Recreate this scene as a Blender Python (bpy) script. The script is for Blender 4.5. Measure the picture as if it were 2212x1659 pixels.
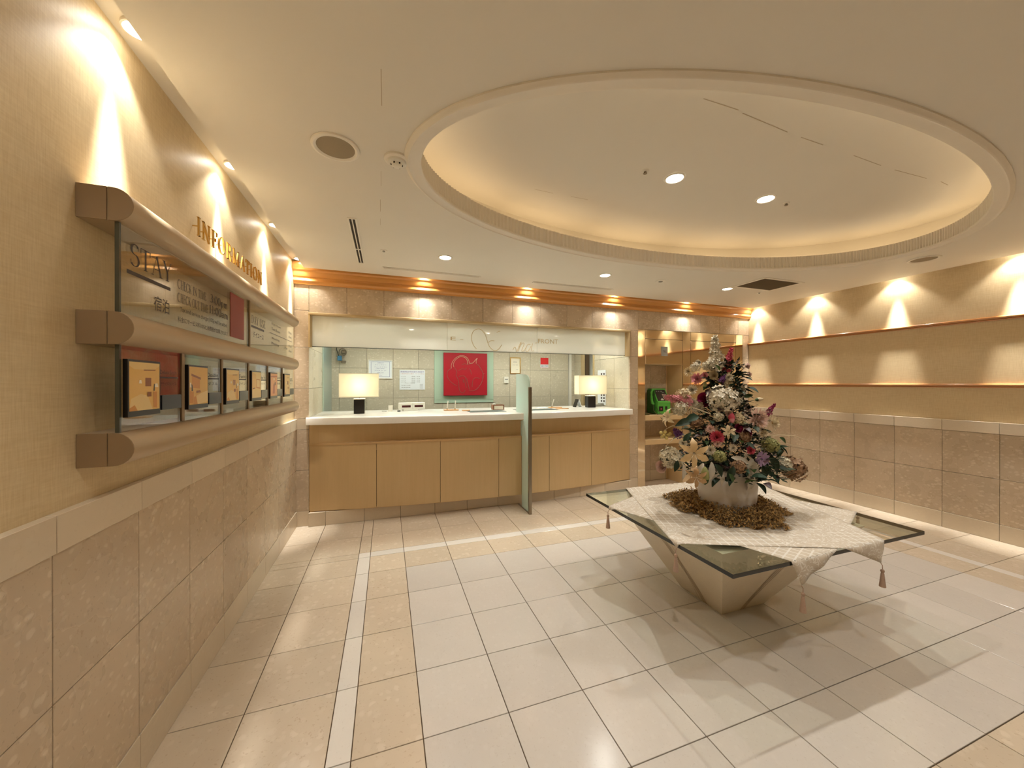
import bpy, bmesh, math, random
from mathutils import Vector, Matrix
PI = math.pi
random.seed(7)
sc = bpy.context.scene
for o in list(bpy.data.objects): bpy.data.objects.remove(o)
COL = sc.collection

# ---------------------------------------------------------------- camera, world, exposure
FPX, YAW, PIT, EYE = 789.3, 18.93, -0.108, 1.58
cd = bpy.data.cameras.new('camera'); cam = bpy.data.objects.new('camera', cd); COL.objects.link(cam)
cd.sensor_width = 36; cd.sensor_fit = 'HORIZONTAL'; cd.lens = 36 * FPX / 2212; cd.clip_start = 0.02
cam.location = (0, 0, EYE); cam.rotation_euler = (math.radians(90 + PIT), 0, math.radians(-YAW))
sc.camera = cam
w = bpy.data.worlds.new('world'); sc.world = w; w.use_nodes = True
w.node_tree.nodes['Background'].inputs[0].default_value = (0.9, 0.85, 0.75, 1)
w.node_tree.nodes['Background'].inputs[1].default_value = 0.0
sc.view_settings.view_transform = 'Standard'; sc.view_settings.look = 'None'
sc.view_settings.exposure = 0.12; sc.view_settings.gamma = 1.0; sc.view_settings.use_curve_mapping = False
# lamp strengths (watts) and colours; each lamp object is made by its own builder below
WARM = (1.0, 0.968, 0.90); COOL = (0.94, 1.0, 0.90)
P_DOWN, P_DOME, P_SLOT_L, P_SLOT_R, P_SLOT_F, P_OFFICE, P_COVE, P_LAMP = 25, 64, 17, 17, 17, 58, 6.0, 4.2

# ---------------------------------------------------------------- mesh helpers
class MB:
    def __init__(s): s.v = []; s.f = []; s.m = []; s.mi = 0
    def add(s, vs, fs):
        b = len(s.v); s.v += [tuple(p) for p in vs]
        for f in fs: s.f.append(tuple(i + b for i in f)); s.m.append(s.mi)
        return s
    def box(s, x0, x1, y0, y1, z0, z1):
        vs = [(x0,y0,z0),(x1,y0,z0),(x1,y1,z0),(x0,y1,z0),(x0,y0,z1),(x1,y0,z1),(x1,y1,z1),(x0,y1,z1)]
        return s.add(vs, [(3,2,1,0),(4,5,6,7),(0,1,5,4),(1,2,6,5),(2,3,7,6),(3,0,4,7)])
    def cbox(s, x0, x1, y0, y1, z0, z1, c):
        """box with chamfered edges"""
        xs=(x0,x1); ys=(y0,y1); zs=(z0,z1); vs=[]; idx={}
        for i in (0,1):
            for j in (0,1):
                for k in (0,1):
                    for ax in range(3):
                        p=[xs[i],ys[j],zs[k]]; sg=[1 if t==0 else -1 for t in (i,j,k)]
                        for a in range(3):
                            if a!=ax: p[a]+=sg[a]*c
                        idx[(i,j,k,ax)]=len(vs); vs.append(p)
        fs=[]
        for ax in range(3):
            o=[a for a in range(3) if a!=ax]
            for e in (0,1):
                q=[]
                for (u,v) in ((0,0),(1,0),(1,1),(0,1)):
                    key=[0,0,0]; key[ax]=e; key[o[0]]=u; key[o[1]]=v
                    q.append(idx[(key[0],key[1],key[2],ax)])
                fs.append(tuple(q))
        for ax in range(3):
            o=[a for a in range(3) if a!=ax]
            for u in (0,1):
                for v in (0,1):
                    k0=[0,0,0]; k1=[0,0,0]; k0[ax]=0; k1[ax]=1
                    for kk in (k0,k1): kk[o[0]]=u; kk[o[1]]=v
                    fs.append((idx[(*k0,o[0])],idx[(*k0,o[1])],idx[(*k1,o[1])],idx[(*k1,o[0])]))
        for i in (0,1):
            for j in (0,1):
                for k in (0,1): fs.append(tuple(idx[(i,j,k,a)] for a in range(3)))
        return s.add(vs, fs)
    def grid(s, rows, closed_u=False, closed_v=False):
        n=len(rows); m=len(rows[0]); vs=[p for r in rows for p in r]; fs=[]
        for i in range(n if closed_v else n-1):
            for j in range(m if closed_u else m-1):
                a=i*m+j; b=i*m+(j+1)%m; c=((i+1)%n)*m+(j+1)%m; d=((i+1)%n)*m+j
                fs.append((a,b,c,d))
        return s.add(vs, fs)
    def lathe(s, prof, c=(0,0,0), n=32, axis=None, cap=True):
        """prof: list of (r,z) from bottom to top; axis: optional Matrix 3x3"""
        M = axis or Matrix.Identity(3); c=Vector(c); rows=[]
        for r,z in prof: rows.append([c+M@Vector((r*math.cos(2*PI*i/n),r*math.sin(2*PI*i/n),z)) for i in range(n)])
        b=len(s.v); s.grid(rows, closed_u=True)
        if cap:
            if prof[0][0]>1e-6: s.f.append(tuple(b+i for i in range(n))[::-1]); s.m.append(s.mi)
            if prof[-1][0]>1e-6: s.f.append(tuple(b+(len(prof)-1)*n+i for i in range(n))); s.m.append(s.mi)
        return s
    def tube(s, pts, r, n=8, taper=None):
        pts=[Vector(p) for p in pts]; rows=[]; up=Vector((0.13,0.21,0.97))
        for i,p in enumerate(pts):
            d=(pts[min(i+1,len(pts)-1)]-pts[max(i-1,0)]).normalized()
            a=d.cross(up)
            if a.length<1e-3: a=d.cross(Vector((1,0,0)))
            a.normalize(); b=d.cross(a); rr=r*(taper(i/(len(pts)-1)) if taper else 1)
            rows.append([p+(a*math.cos(2*PI*k/n)+b*math.sin(2*PI*k/n))*rr for k in range(n)])
        b0=len(s.v); s.grid(rows, closed_u=True)
        s.f.append(tuple(b0+i for i in range(n))[::-1]); s.m.append(s.mi)
        s.f.append(tuple(b0+(len(pts)-1)*n+i for i in range(n))); s.m.append(s.mi)
        return s
    def prism(s, prof, axis, a0, a1):
        """prof: 2-D polygon; axis 'x': (y,z) swept along x; 'y': (x,z) along y; 'z': (x,y) along z"""
        def P(u,v,t): return (t,u,v) if axis=='x' else (u,t,v) if axis=='y' else (u,v,t)
        n=len(prof); vs=[P(u,v,a0) for u,v in prof]+[P(u,v,a1) for u,v in prof]
        fs=[(i,(i+1)%n,(i+1)%n+n,i+n) for i in range(n)]+[tuple(range(n))[::-1],tuple(range(n,2*n))]
        return s.add(vs,fs)
    def mesh(s, name, mats=None, off=(0,0,0), smooth=False):
        me=bpy.data.meshes.new(name); ox,oy,oz=off
        me.from_pydata([(x-ox,y-oy,z-oz) for x,y,z in s.v],[],s.f)
        for m in (mats if isinstance(mats,(list,tuple)) else [mats]): me.materials.append(m)
        if any(s.m): me.polygons.foreach_set('material_index', s.m)
        bm=bmesh.new(); bm.from_mesh(me); bmesh.ops.recalc_face_normals(bm, faces=bm.faces); bm.to_mesh(me); bm.free()
        if smooth:
            me.polygons.foreach_set('use_smooth',[True]*len(me.polygons))
            try: me.set_sharp_from_angle(angle=math.radians(38 if smooth is True else smooth))
            except Exception: pass
        me.update(); return me

def wloc(o):
    v=Vector((0,0,0))
    while o: v+=o.location; o=o.parent
    return v
def link(name, data, parent=None, loc=(0,0,0)):
    o=bpy.data.objects.new(name,data); COL.objects.link(o); o.parent=parent; o.location=loc; return o
def tag(o,label=None,cat=None,group=None,kind=None):
    if label: o['label']=label
    if cat: o['category']=cat
    if group: o['group']=group
    if kind: o['kind']=kind
    return o
def thing(name,label,cat,loc,group=None): return tag(link(name,None,None,loc),label,cat,group)
def part(name,mb,mats,parent,smooth=False,label=None,kind=None):
    """mb is in world coordinates; becomes a child of parent (unrotated)"""
    off=wloc(parent)
    return tag(link(name,mb.mesh(name,mats,off,smooth),parent),label=label,kind=kind)
def top(name,mb,mats,label,cat,group=None,smooth=False,kind=None):
    xs=[p[0] for p in mb.v]; ys=[p[1] for p in mb.v]; zs=[p[2] for p in mb.v]
    off=((min(xs)+max(xs))/2,(min(ys)+max(ys))/2,min(zs))
    return tag(link(name,mb.mesh(name,mats,off,smooth),None,off),label,cat,group,kind)
def struct(name,mb,mats,smooth=False,label=None):
    return tag(link(name,mb.mesh(name,mats,(0,0,0),smooth)),label=label,kind='structure')
SH={}
def shared(key,fn):
    if key not in SH: SH[key]=fn()
    return SH[key]

# ---------------------------------------------------------------- materials
class NT:
    def __init__(s,name):
        s.mat=bpy.data.materials.new(name); s.mat.use_nodes=True; s.t=s.mat.node_tree
        s.b=s.t.nodes['Principled BSDF']; s.out=s.t.nodes['Material Output']
    def n(s,typ,**kw):
        nd=s.t.nodes.new('ShaderNode'+typ)
        for k,v in kw.items():
            if k in ('op','operation'): nd.operation=v
            elif hasattr(nd,k): setattr(nd,k,v)
        return nd
    def l(s,a,b): s.t.links.new(a,b)
    def pos(s,rand=6.0,scale=(1,1,1)):
        g=s.n('NewGeometry'); oi=s.n('ObjectInfo'); mu=s.n('VectorMath',operation='SCALE'); cx=s.n('CombineXYZ')
        for i in range(3): s.l(oi.outputs['Random'],cx.inputs[i])
        s.l(cx.outputs[0],mu.inputs[0]); mu.inputs['Scale'].default_value=rand
        ad=s.n('VectorMath',operation='ADD'); s.l(g.outputs['Position'],ad.inputs[0]); s.l(mu.outputs[0],ad.inputs[1])
        m2=s.n('VectorMath',operation='MULTIPLY'); s.l(ad.outputs[0],m2.inputs[0]); m2.inputs[1].default_value=scale
        return m2.outputs[0]
    def noise(s,vec,scale,detail=3,rough=.5,dist=0):
        nd=s.n('TexNoise'); s.l(vec,nd.inputs['Vector']); nd.inputs['Scale'].default_value=scale
        nd.inputs['Detail'].default_value=detail; nd.inputs['Roughness'].default_value=rough; nd.inputs['Distortion'].default_value=dist
        return nd.outputs['Fac']
    def vor(s,vec,scale,feature='F1',out='Distance',rnd=1):
        nd=s.n('TexVoronoi',feature=feature); s.l(vec,nd.inputs['Vector']); nd.inputs['Scale'].default_value=scale
        nd.inputs['Randomness'].default_value=rnd; return nd.outputs[out]
    def ramp(s,fac,stops):
        nd=s.n('ValToRGB'); s.l(fac,nd.inputs[0]); e=nd.color_ramp.elements
        while len(e)<len(stops): e.new(.5)
        for el,(p,c) in zip(e,stops):
            el.position=p; el.color=(c,c,c,1) if isinstance(c,(int,float)) else (*c,1)
        return nd.outputs[0]
    def mix(s,fac,a,b,typ='MIX'):
        nd=s.n('MixRGB',blend_type=typ)
        for i,x in ((0,fac),(1,a),(2,b)):
            if isinstance(x,(int,float)): nd.inputs[i].default_value=x if i==0 else (x,x,x,1)
            elif isinstance(x,tuple): nd.inputs[i].default_value=(*x,1)
            else: s.l(x,nd.inputs[i])
        return nd.outputs[0]
    def bump(s,h,strength=.2,dist=.002):
        nd=s.n('Bump'); nd.inputs['Strength'].default_value=strength; nd.inputs['Distance'].default_value=dist
        s.l(h,nd.inputs['Height']); s.l(nd.outputs[0],s.b.inputs['Normal'])
    def schlick(s,k=1.0):
        lw=s.n('LayerWeight'); lw.inputs[0].default_value=.5; p=s.n('Math',operation='POWER'); s.l(lw.outputs['Facing'],p.inputs[0]); p.inputs[1].default_value=5
        a=s.n('Math',operation='MULTIPLY_ADD',use_clamp=True); s.l(p.outputs[0],a.inputs[0]); a.inputs[1].default_value=.95*k; a.inputs[2].default_value=.045*k; return a.outputs[0]
    def col(s,c):
        if isinstance(c,tuple): s.b.inputs['Base Color'].default_value=(*c,1)
        else: s.l(c,s.b.inputs['Base Color'])
    def set(s,**kw):
        for k,v in kw.items():
            i=s.b.inputs[k.replace('_',' ')]
            if isinstance(v,tuple): i.default_value=(*v,1)
            elif isinstance(v,(int,float)): i.default_value=v
            else: s.l(v,i)
        return s
def lin(r,g,b):
    f=lambda c:(c/255/12.92 if c/255<=.04045 else ((c/255+.055)/1.055)**2.4)
    return (f(r),f(g),f(b))
def plain(name,rgb,rough=.5,metal=0,spec=.5,var=.06,nscale=14,bump=0,**kw):
    """painted or moulded surface: slight procedural tone variation"""
    t=NT(name); c=lin(*rgb); v=t.pos(2); f=t.noise(v,nscale,3)
    t.col(t.mix(f,tuple(x*(1-var) for x in c),tuple(min(1,x*(1+var)) for x in c)))
    t.set(Roughness=rough,Metallic=metal,Specular_IOR_Level=spec,**kw)
    if bump: t.bump(f,bump,.001)
    return t.mat
def stone(name,base,pale,dark,rough=.25,scale=1.0,spec=.5,chips=.7,varr=.06):
    t=NT(name); v=t.pos(7); wv=t.noise(v,6*scale,3); 
    dv=t.n('VectorMath',operation='ADD'); t.l(v,dv.inputs[0])
    nn=t.n('TexNoise'); t.l(v,nn.inputs['Vector']); nn.inputs['Scale'].default_value=9*scale
    ms=t.n('VectorMath',operation='SCALE'); t.l(nn.outputs['Color'],ms.inputs[0]); ms.inputs['Scale'].default_value=.05/scale; t.l(ms.outputs[0],dv.inputs[1])
    st=t.n('VectorMath',operation='MULTIPLY'); t.l(dv.outputs[0],st.inputs[0]); st.inputs[1].default_value=(1,1,1.5)
    vo=t.n('TexVoronoi'); t.l(st.outputs[0],vo.inputs['Vector']); vo.inputs['Scale'].default_value=30*scale
    chip=t.ramp(vo.outputs['Distance'],[(0.0,1.0),(.36,.8),(.52,0.0)])
    sx=t.n('SeparateXYZ'); t.l(vo.outputs['Color'],sx.inputs[0]); sel=t.ramp(sx.outputs[0],[(.52,0.0),(.85,1.0)])
    big=t.ramp(wv,[(.2,0.0),(.8,1.0)])
    c=t.mix(big,tuple(x*(1-varr) for x in lin(*base)),lin(*base))
    cm=t.mix(1.0,chip,sel,'MULTIPLY'); cm2=t.mix(1.0,cm,chips,'MULTIPLY')
    c=t.mix(cm2,c,lin(*pale))
    spk=t.ramp(t.noise(v,75*scale,2,.6),[(.30,1.0),(.38,0.0)]); spk=t.mix(1.0,spk,.45,'MULTIPLY')
    c=t.mix(spk,c,lin(*dark))
    oi=t.n('ObjectInfo'); tone=t.ramp(oi.outputs['Random'],[(0,.93),(1,1.05)])
    c=t.mix(1.0,c,tone,'MULTIPLY')
    t.col(c); t.set(Roughness=t.ramp(wv,[(.2,rough*.85),(.8,rough*1.15)]),Specular_IOR_Level=spec)
    return t.mat
def wood(name,a,b,rough=.35,axis=(30,30,2),coat=0.0):
    t=NT(name); v=t.pos(3,axis); f=t.noise(v,1.0,4,.6,.4); f2=t.noise(v,6.0,2)
    t.col(t.mix(t.mix(.25,f,f2),lin(*a),lin(*b))); t.set(Roughness=rough,Coat_Weight=coat,Coat_Roughness=.12); t.bump(f2,.05,.0005)
    return t.mat
def thin_glass(name,tint=(.93,.97,.94),ior=1.5,rough=.0,boost=1.0):
    t=NT(name); tr=t.n('BsdfTransparent'); tr.inputs[0].default_value=(*tint,1)
    gl=t.n('BsdfGlossy'); gl.inputs['Roughness'].default_value=rough; gl.inputs[0].default_value=(1,1,1,1)
    mx=t.n('MixShader'); t.l(t.schlick(boost),mx.inputs[0]); t.l(tr.outputs[0],mx.inputs[1]); t.l(gl.outputs[0],mx.inputs[2])
    t.l(mx.outputs[0],t.out.inputs[0]); return t.mat
def frosted(name,tint,diff=.35,rough=.04,clear=.15,refl=1.0):
    """sand-blasted glass: light passes diffusely, one face still mirrors"""
    t=NT(name); tl=t.n('BsdfTranslucent'); tl.inputs[0].default_value=(*tint,1)
    df=t.n('BsdfDiffuse'); df.inputs[0].default_value=(*tint,1)
    tr=t.n('BsdfTransparent'); tr.inputs[0].default_value=(*tint,1)
    m1=t.n('MixShader'); m1.inputs[0].default_value=diff; t.l(tl.outputs[0],m1.inputs[1]); t.l(df.outputs[0],m1.inputs[2])
    m0=t.n('MixShader'); m0.inputs[0].default_value=clear; t.l(m1.outputs[0],m0.inputs[1]); t.l(tr.outputs[0],m0.inputs[2])
    gl=t.n('BsdfGlossy'); gl.inputs['Roughness'].default_value=rough; 
    m2=t.n('MixShader'); t.l(t.schlick(refl),m2.inputs[0]); t.l(m0.outputs[0],m2.inputs[1]); t.l(gl.outputs[0],m2.inputs[2])
    t.l(m2.outputs[0],t.out.inputs[0]); return t.mat
def glow(name,rgb,strength):
    t=NT(name); t.col((0,0,0)); t.set(Emission_Color=tuple(rgb),Emission_Strength=strength); return t.mat

M={}
def wallpaper():
    t=NT('wallpaper'); v=t.pos(0); st=t.n('VectorMath',operation='MULTIPLY'); t.l(v,st.inputs[0]); st.inputs[1].default_value=(12,12,160)
    f=t.noise(st.outputs[0],1.0,3,.6); s2=t.n('VectorMath',operation='MULTIPLY'); t.l(v,s2.inputs[0]); s2.inputs[1].default_value=(220,220,14)
    g=t.noise(s2.outputs[0],1.0,2); m=t.mix(.5,f,g)
    t.col(t.mix(t.ramp(m,[(.3,0.0),(.7,1.0)]),lin(208,184,142),lin(226,206,168))); t.set(Roughness=.42,Specular_IOR_Level=.45); t.bump(m,.25,.0012); return t.mat
M['paper']=wallpaper()
M['stone']=stone('stone_tan',(202,182,156),(222,206,184),(166,144,118),rough=.28,chips=.75)
M['stone_office']=stone('stone_office',(206,196,174),(224,216,198),(165,150,125),rough=.3)
M['stone_light']=stone('stone_pale_band',(216,200,176),(222,207,184),(206,189,164),rough=.22,chips=.3,varr=.04)
M['tile_cream']=stone('floor_cream_marble',(216,200,178),(230,216,198),(182,156,128),rough=.19,scale=.8,chips=.5,varr=.07)
M['tile_white']=stone('floor_white_marble',(216,209,201),(224,218,211),(198,188,177),rough=.18,scale=1.2,chips=.25,varr=.04)
M['tile_strip']=stone('floor_strip_marble',(230,224,216),(234,229,222),(214,206,196),rough=.18,chips=.2,varr=.03)
M['grout']=plain('dark_grout',(96,76,54),.9)
M['ceil']=plain('ceiling_paint',(230,224,212),.62,var=.02,nscale=3)
M['ceil_trim']=plain('ceiling_moulding_paint',(236,228,214),.5,var=.02)
M['crack']=plain('ceiling_crack_line',(190,174,150),.8)
M['cornice']=wood('cornice_wood',(204,138,66),(228,168,94),.28,axis=(2,30,30),coat=.5)
M['rail']=wood('rail_wood',(176,116,66),(204,148,92),.26,axis=(30,2,30),coat=.5)
M['maple']=wood('maple_veneer',(196,166,118),(212,182,136),.34,axis=(30,30,1.6))
M['maple_edge']=wood('maple_edge',(190,154,106),(206,170,122),.4,axis=(2,30,30))
M['counter']=stone('white_counter_stone',(240,236,228),(245,242,236),(226,220,210),rough=.2,chips=.2,varr=.02)
M['frame']=plain('beige_frame_paint',(196,172,130),.35)
M['mirror']=None
t=NT('bronze_mirror'); t.col((.78,.66,.5)); t.set(Metallic=1.0,Roughness=.06); t.bump(t.noise(t.pos(2),2.2,1),.04,.01); M['mirror']=t.mat
M['bar']=plain('champagne_metal',(188,166,136),.42,metal=.35,var=.03)
M['bar_end']=plain('bronze_end_plate',(150,126,96),.5,metal=.2,var=.03)
M['glass']=thin_glass('clear_glass',(.95,.97,.95))
M['sign_glass']=thin_glass('sign_glass',(.93,.93,.90),1.5)
M['glass_edge']=plain('green_glass_edge',(74,74,62),.15)
M['dark_edge']=plain('dark_polished_glass_edge',(22,26,24),.08,spec=.6)
M['table_glass']=thin_glass('table_glass',(.89,.93,.90),1.5)
M['fascia']=frosted('frosted_fascia_glass',(.97,.96,.90),.6,.03,.03,2.2)
M['frost_green']=frosted('frosted_green_glass',(.74,.86,.80),.5,.12,.12)
M['green_pane']=frosted('green_back_glass',(.56,.72,.56),.8,.05,0)
M['steel']=plain('brushed_steel',(150,140,124),.32,metal=.9,var=.04)
M['gold']=plain('polished_gold',(214,176,104),.22,metal=1.0,var=.03)
M['gold_line']=plain('matte_gold_print',(206,184,150),.45,metal=.4); M['gold_dim']=plain('dark_bronze_print',(136,74,62),.5)  # artwork lines: pale gold for the top loops, darker red-brown for the rest
M['black']=plain('black_lacquer',(26,22,19),.3)
M['ink']=plain('dark_print_ink',(58,44,44),.5)
M['ink_grey']=plain('grey_print_ink',(104,98,100),.5)
M['ink_gold']=plain('engraved_gold_tint',(212,190,150),.5)
M['navy']=plain('dark_blue_plate',(34,40,52),.3)
M['red_card']=plain('red_card',(146,52,44),.5)
M['art_red']=plain('deep_red_lacquer',(170,20,38),.32,var=.1,nscale=3)
M['white_paper']=plain('white_paper',(232,236,240),.7,var=.01)
M['cream_paper']=plain('cream_paper',(236,228,208),.7,var=.01)
M['white_plastic']=plain('white_plastic',(232,228,216),.4)
M['grey_plastic']=plain('grey_plastic',(150,148,140),.45)
M['display']=plain('dark_red_display',(70,24,26),.2)
M['pen']=plain('ivory_pen',(238,232,218),.3)
M['wood_brown']=wood('brown_wood',(120,66,38),(150,92,56),.35)
M['wood_honey']=wood('honey_wood',(206,150,92),(226,176,120),.35)
M['mat_grey']=plain('grey_green_mat',(96,104,98),.6)
M['phone']=plain('green_phone_plastic',(92,186,76),.32,var=.04)
M['phone_dark']=plain('black_phone_panel',(34,26,26),.3)
M['keys']=plain('pale_phone_keys',(222,190,176),.5)
M['cord']=plain('olive_phone_cord',(86,78,40),.5)
M['shelf']=plain('cream_marble_shelf',(222,192,146),.3,var=.05)
M['speaker']=plain('grey_speaker_mesh',(150,136,112),.7,var=.08,nscale=200)
M['vent_dark']=plain('dark_vent_void',(52,42,30),.8)
M['grille']=plain('brown_return_grille',(112,96,74),.6)
M['lamp_ring']=plain('white_lamp_ring',(238,232,220),.4)
M['bulb']=glow('downlight_bulb',(1.0,.93,.80),26)
M['bulb_slot']=glow('slot_bulb',(1.0,.93,.80),30)
M['bulb_office']=glow('office_bulb',(.96,1.0,.93),7)
M['cove']=glow('cove_tube_glow',(1.0,.74,.44),P_COVE)
t=NT('lampshade_linen'); tl=t.n('BsdfTranslucent'); tl.inputs[0].default_value=(.97,.93,.82,1); df=t.n('BsdfDiffuse'); df.inputs[0].default_value=(.9,.84,.7,1)
mx=t.n('MixShader'); mx.inputs[0].default_value=.35; t.l(tl.outputs[0],mx.inputs[1]); t.l(df.outputs[0],mx.inputs[2]); t.l(mx.outputs[0],t.out.inputs[0]); M['shade']=t.mat
M['table_base']=stone('table_base_marble',(224,210,186),(230,217,196),(206,188,162),rough=.22,chips=.2,varr=.04)
M['groove']=plain('inlay_line',(150,122,88),.5)
M['vase']=plain('white_ceramic',(214,206,196),.28,var=.03)
M['tassel']=plain('dusty_pink_tassel',(186,158,140),.8,var=.12,nscale=90)

# ---------------------------------------------------------------- dimensions
XL, XR, YF, YB, HC = -0.96, 5.81, 4.56, -1.8, 2.81
SLOT=.13; CX0,CX1,CY1 = XL+SLOT, XR-SLOT, 4.39
GX0, GY0, T = 0.1536, 3.6614, .4            # floor grid

# ---------------------------------------------------------------- floor
fl=struct('floor', MB().box(XL-.05,XR+.05,YB-.05,YF+.35,-.10,-.006), M['grout'], label='dark grout bed under the marble floor tiles')
xs=[XL,-.645,-.243,-.143]+[GX0+T*i for i in range(12)]+[4.850,4.950,5.35,XR]
ys=[YF+.33,4.05,3.665,3.565]+[GY0-.4-T*j for j in range(7)]+[.561,.461,.061,-.339,-.739,-1.139,-1.539,YB]
G=.0022
def tile_mesh(wd,dp,mk): 
    return shared(('tile',round(wd,3),round(dp,3),mk), lambda: MB().cbox(-wd/2,wd/2,-dp/2,dp/2,-.012,0,.0012).mesh('tile',M[mk]))
for i in range(len(xs)-1):
    for j in range(len(ys)-1):
        x0,x1,y1,y0=xs[i],xs[i+1],ys[j],ys[j+1]
        si = xs[i] in (-.243,4.850); sj = ys[j] in (3.665,.561)
        inx = -.25<x0 and x1<4.96; iny = .45<y0 and y1<3.67
        if (si and iny) or (sj and inx): mk='tile_strip'
        elif GX0-.01<x0 and x1<4.56 and y1<GY0-.39 and y0>.85: mk='tile_white'
        else: mk='tile_cream'
        wd,dp=x1-x0-2*G,y1-y0-2*G
        if wd>.02 and dp>.02: link('tile',tile_mesh(wd,dp,mk),fl,((x0+x1)/2,(y0+y1)/2,0))

# ---------------------------------------------------------------- side walls
def dado(wallobj, base_obj, x, sgn, side):
    """stone panelling on a wall whose face is the plane x; sgn = direction into the room"""
    yj=[YF]+[4.27-.4*k for k in range(16)]
    yj=[y for y in yj if y>YB]+[YB]
    for k in range(len(yj)-1):
        y1,y0=yj[k],yj[k+1]; d=y1-y0-.003
        for (z0,z1,th,mk,nm,par) in ((.17,.62,.020,'stone','stone_panel',wallobj),(.62,1.07,.020,'stone','stone_panel',wallobj),
                                     (1.07,1.187,.030,'stone_light','cap_stone',wallobj),(0,.17,.024,'stone_light','base_stone',base_obj)):
            me=shared((nm,round(d,3),z0,sgn), lambda: MB().cbox(min(0,sgn*th),max(0,sgn*th),-d/2,d/2,0,z1-z0-.003,.0012).mesh(nm,M[mk]))
            link(nm,me,par,(x,(y0+y1)/2,z0+.0015))
wl=struct('wall_left', MB().box(XL-.15,XL,YB,YF+.15,0,2.95), M['paper'], label='woven cream wallpaper wall with stone dado, left')
bl=struct('baseboard_left', MB().box(XL,XL+.004,YB,YF,0,.168), M['grout'], label='pale stone skirting along the left wall')
dado(wl,bl,XL,1,'left')
wr=struct('wall_right', MB().box(XR,XR+.15,YB,YF+.15,0,2.95), M['paper'], label='woven cream wallpaper wall with stone dado, right')
br=struct('baseboard_right', MB().box(XR-.004,XR,YB,YF,0,.168), M['grout'], label='pale stone skirting along the right wall')
dado(wr,br,XR,-1,'right')
wb=struct('wall_back', MB().box(XL-.15,XR+.15,YB-.15,YB,0,2.95), M['paper'], label='plain wall behind the viewer')
def rail(name,zc,lab):
    p=[(XR,zc-.022),(XR-.012,zc-.022),(XR-.016,zc-.014),(XR-.010,zc-.009)]
    p+=[(XR-.012-.022*math.cos(a),zc+.006+.015*math.sin(a)) for a in [(-80+20*i)*PI/180 for i in range(9)]]+[(XR,zc+.022)]
    struct(name, MB().prism(p,'y',YB,YF-.001), M['rail'], smooth=50, label=lab)
rail('trim_1',2.235,'upper wooden rail moulding on the right wall'); rail('trim_2',1.556,'lower wooden rail moulding on the right wall')

# ---------------------------------------------------------------- front wall (y = YF) with counter opening and telephone niche
OX0,OX1,OZ1=-.815,3.41,2.365
NX0,NX1,NZ1=3.69,4.40,1.872
bk=MB()
for (x0,x1,z0,z1) in ((XL,OX0-.026,0,2.95),(OX0-.026,OX1+.026,OZ1,2.95),(OX0-.026,OX1+.026,0,1.10),(OX1+.026,NX0-.022,0,2.95),(NX0-.022,NX1+.022,NZ1+.022,2.95),(NX1+.022,XR,0,2.95)):
    bk.box(x0,x1,YF+.022,YF+.10,z0,z1)
wf=struct('wall_front', bk, M['grout'], label='stone clad front wall with the reception opening')
def slab(x0,x1,z0,z1,mk='stone',th=.022,name='stone_panel',par=None,y=YF):
    g=.0015
    me=shared(('fs',round(x1-x0,3),round(z1-z0,3),mk,th), lambda: MB().cbox(-(x1-x0)/2+g,(x1-x0)/2-g,0,th,g,z1-z0-g,.0012).mesh(name,M[mk]))
    return link(name,me,par or wf,((x0+x1)/2,y,z0))
for z0,z1,mk in ((0,.17,'stone_light'),(.17,.62,'stone'),(.62,1.07,'stone'),(1.07,1.187,'stone_light'),(1.187,1.524,'stone'),(1.524,1.978,'stone'),(1.978,2.385,'stone'),(2.385,2.80,'stone')):
    slab(XL,OX0,z0,z1,mk)
bj=[OX0]+[-.43+.4*k for k in range(10)]+[3.563]
for a,b in zip(bj[:-1],bj[1:]): slab(a,b,OZ1,2.80)
for z0,z1,mk in ((0,.17,'stone_light'),(.17,.52,'stone'),(.52,.97,'stone'),(.97,1.187,'stone'),(1.187,1.50,'stone'),(1.50,1.978,'stone'),(1.978,OZ1,'stone')):
    slab(OX1,3.556,z0,z1,mk)
for a,b in ((3.563,3.963),(3.963,4.363),(4.363,4.763),(4.763,5.163),(5.163,5.563),(5.563,XR)): slab(a,b,2.392,2.80)
for z0,z1,mk in ((0,.17,'stone_light'),(.17,.62,'stone'),(.62,1.07,'stone'),(1.07,1.187,'stone_light'),(1.187,1.6,'stone'),(1.6,2.0,'stone'),(2.0,2.392,'stone')):
    slab(5.668,XR,z0,z1,mk)
# bronze mirror facing panels: one thing, each panel a part
def mpanel(x0,x1,z0,z1,par): 
    g=.0025; link('mirror_panel',MB().cbox(-(x1-x0)/2+g,(x1-x0)/2-g,0,.02,g,z1-z0-g,.0015).mesh('mirror_panel',M['mirror']),par,((x0+x1)/2,YF+.002,z0))
mir=tag(link('mirror_cladding',None,None,(4.6,YF+.01,0)),'bronze mirror cladding beside and above the telephone niche','mirror')
for (a,b,c,d) in ((3.556,3.69,0,2.392),(3.69,4.40,NZ1,2.255),(3.69,4.40,2.255,2.392),(4.40,4.56,0,2.392),(4.56,5.52,0,2.255),(4.56,5.52,2.255,2.392),(5.52,5.668,0,2.392)):
    g=.0025; m=MB().cbox(a+g,b-g,YF+.002,YF+.02,c+g,d-g,.0015); part('mirror_panel',m,M['mirror'],mir)
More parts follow.
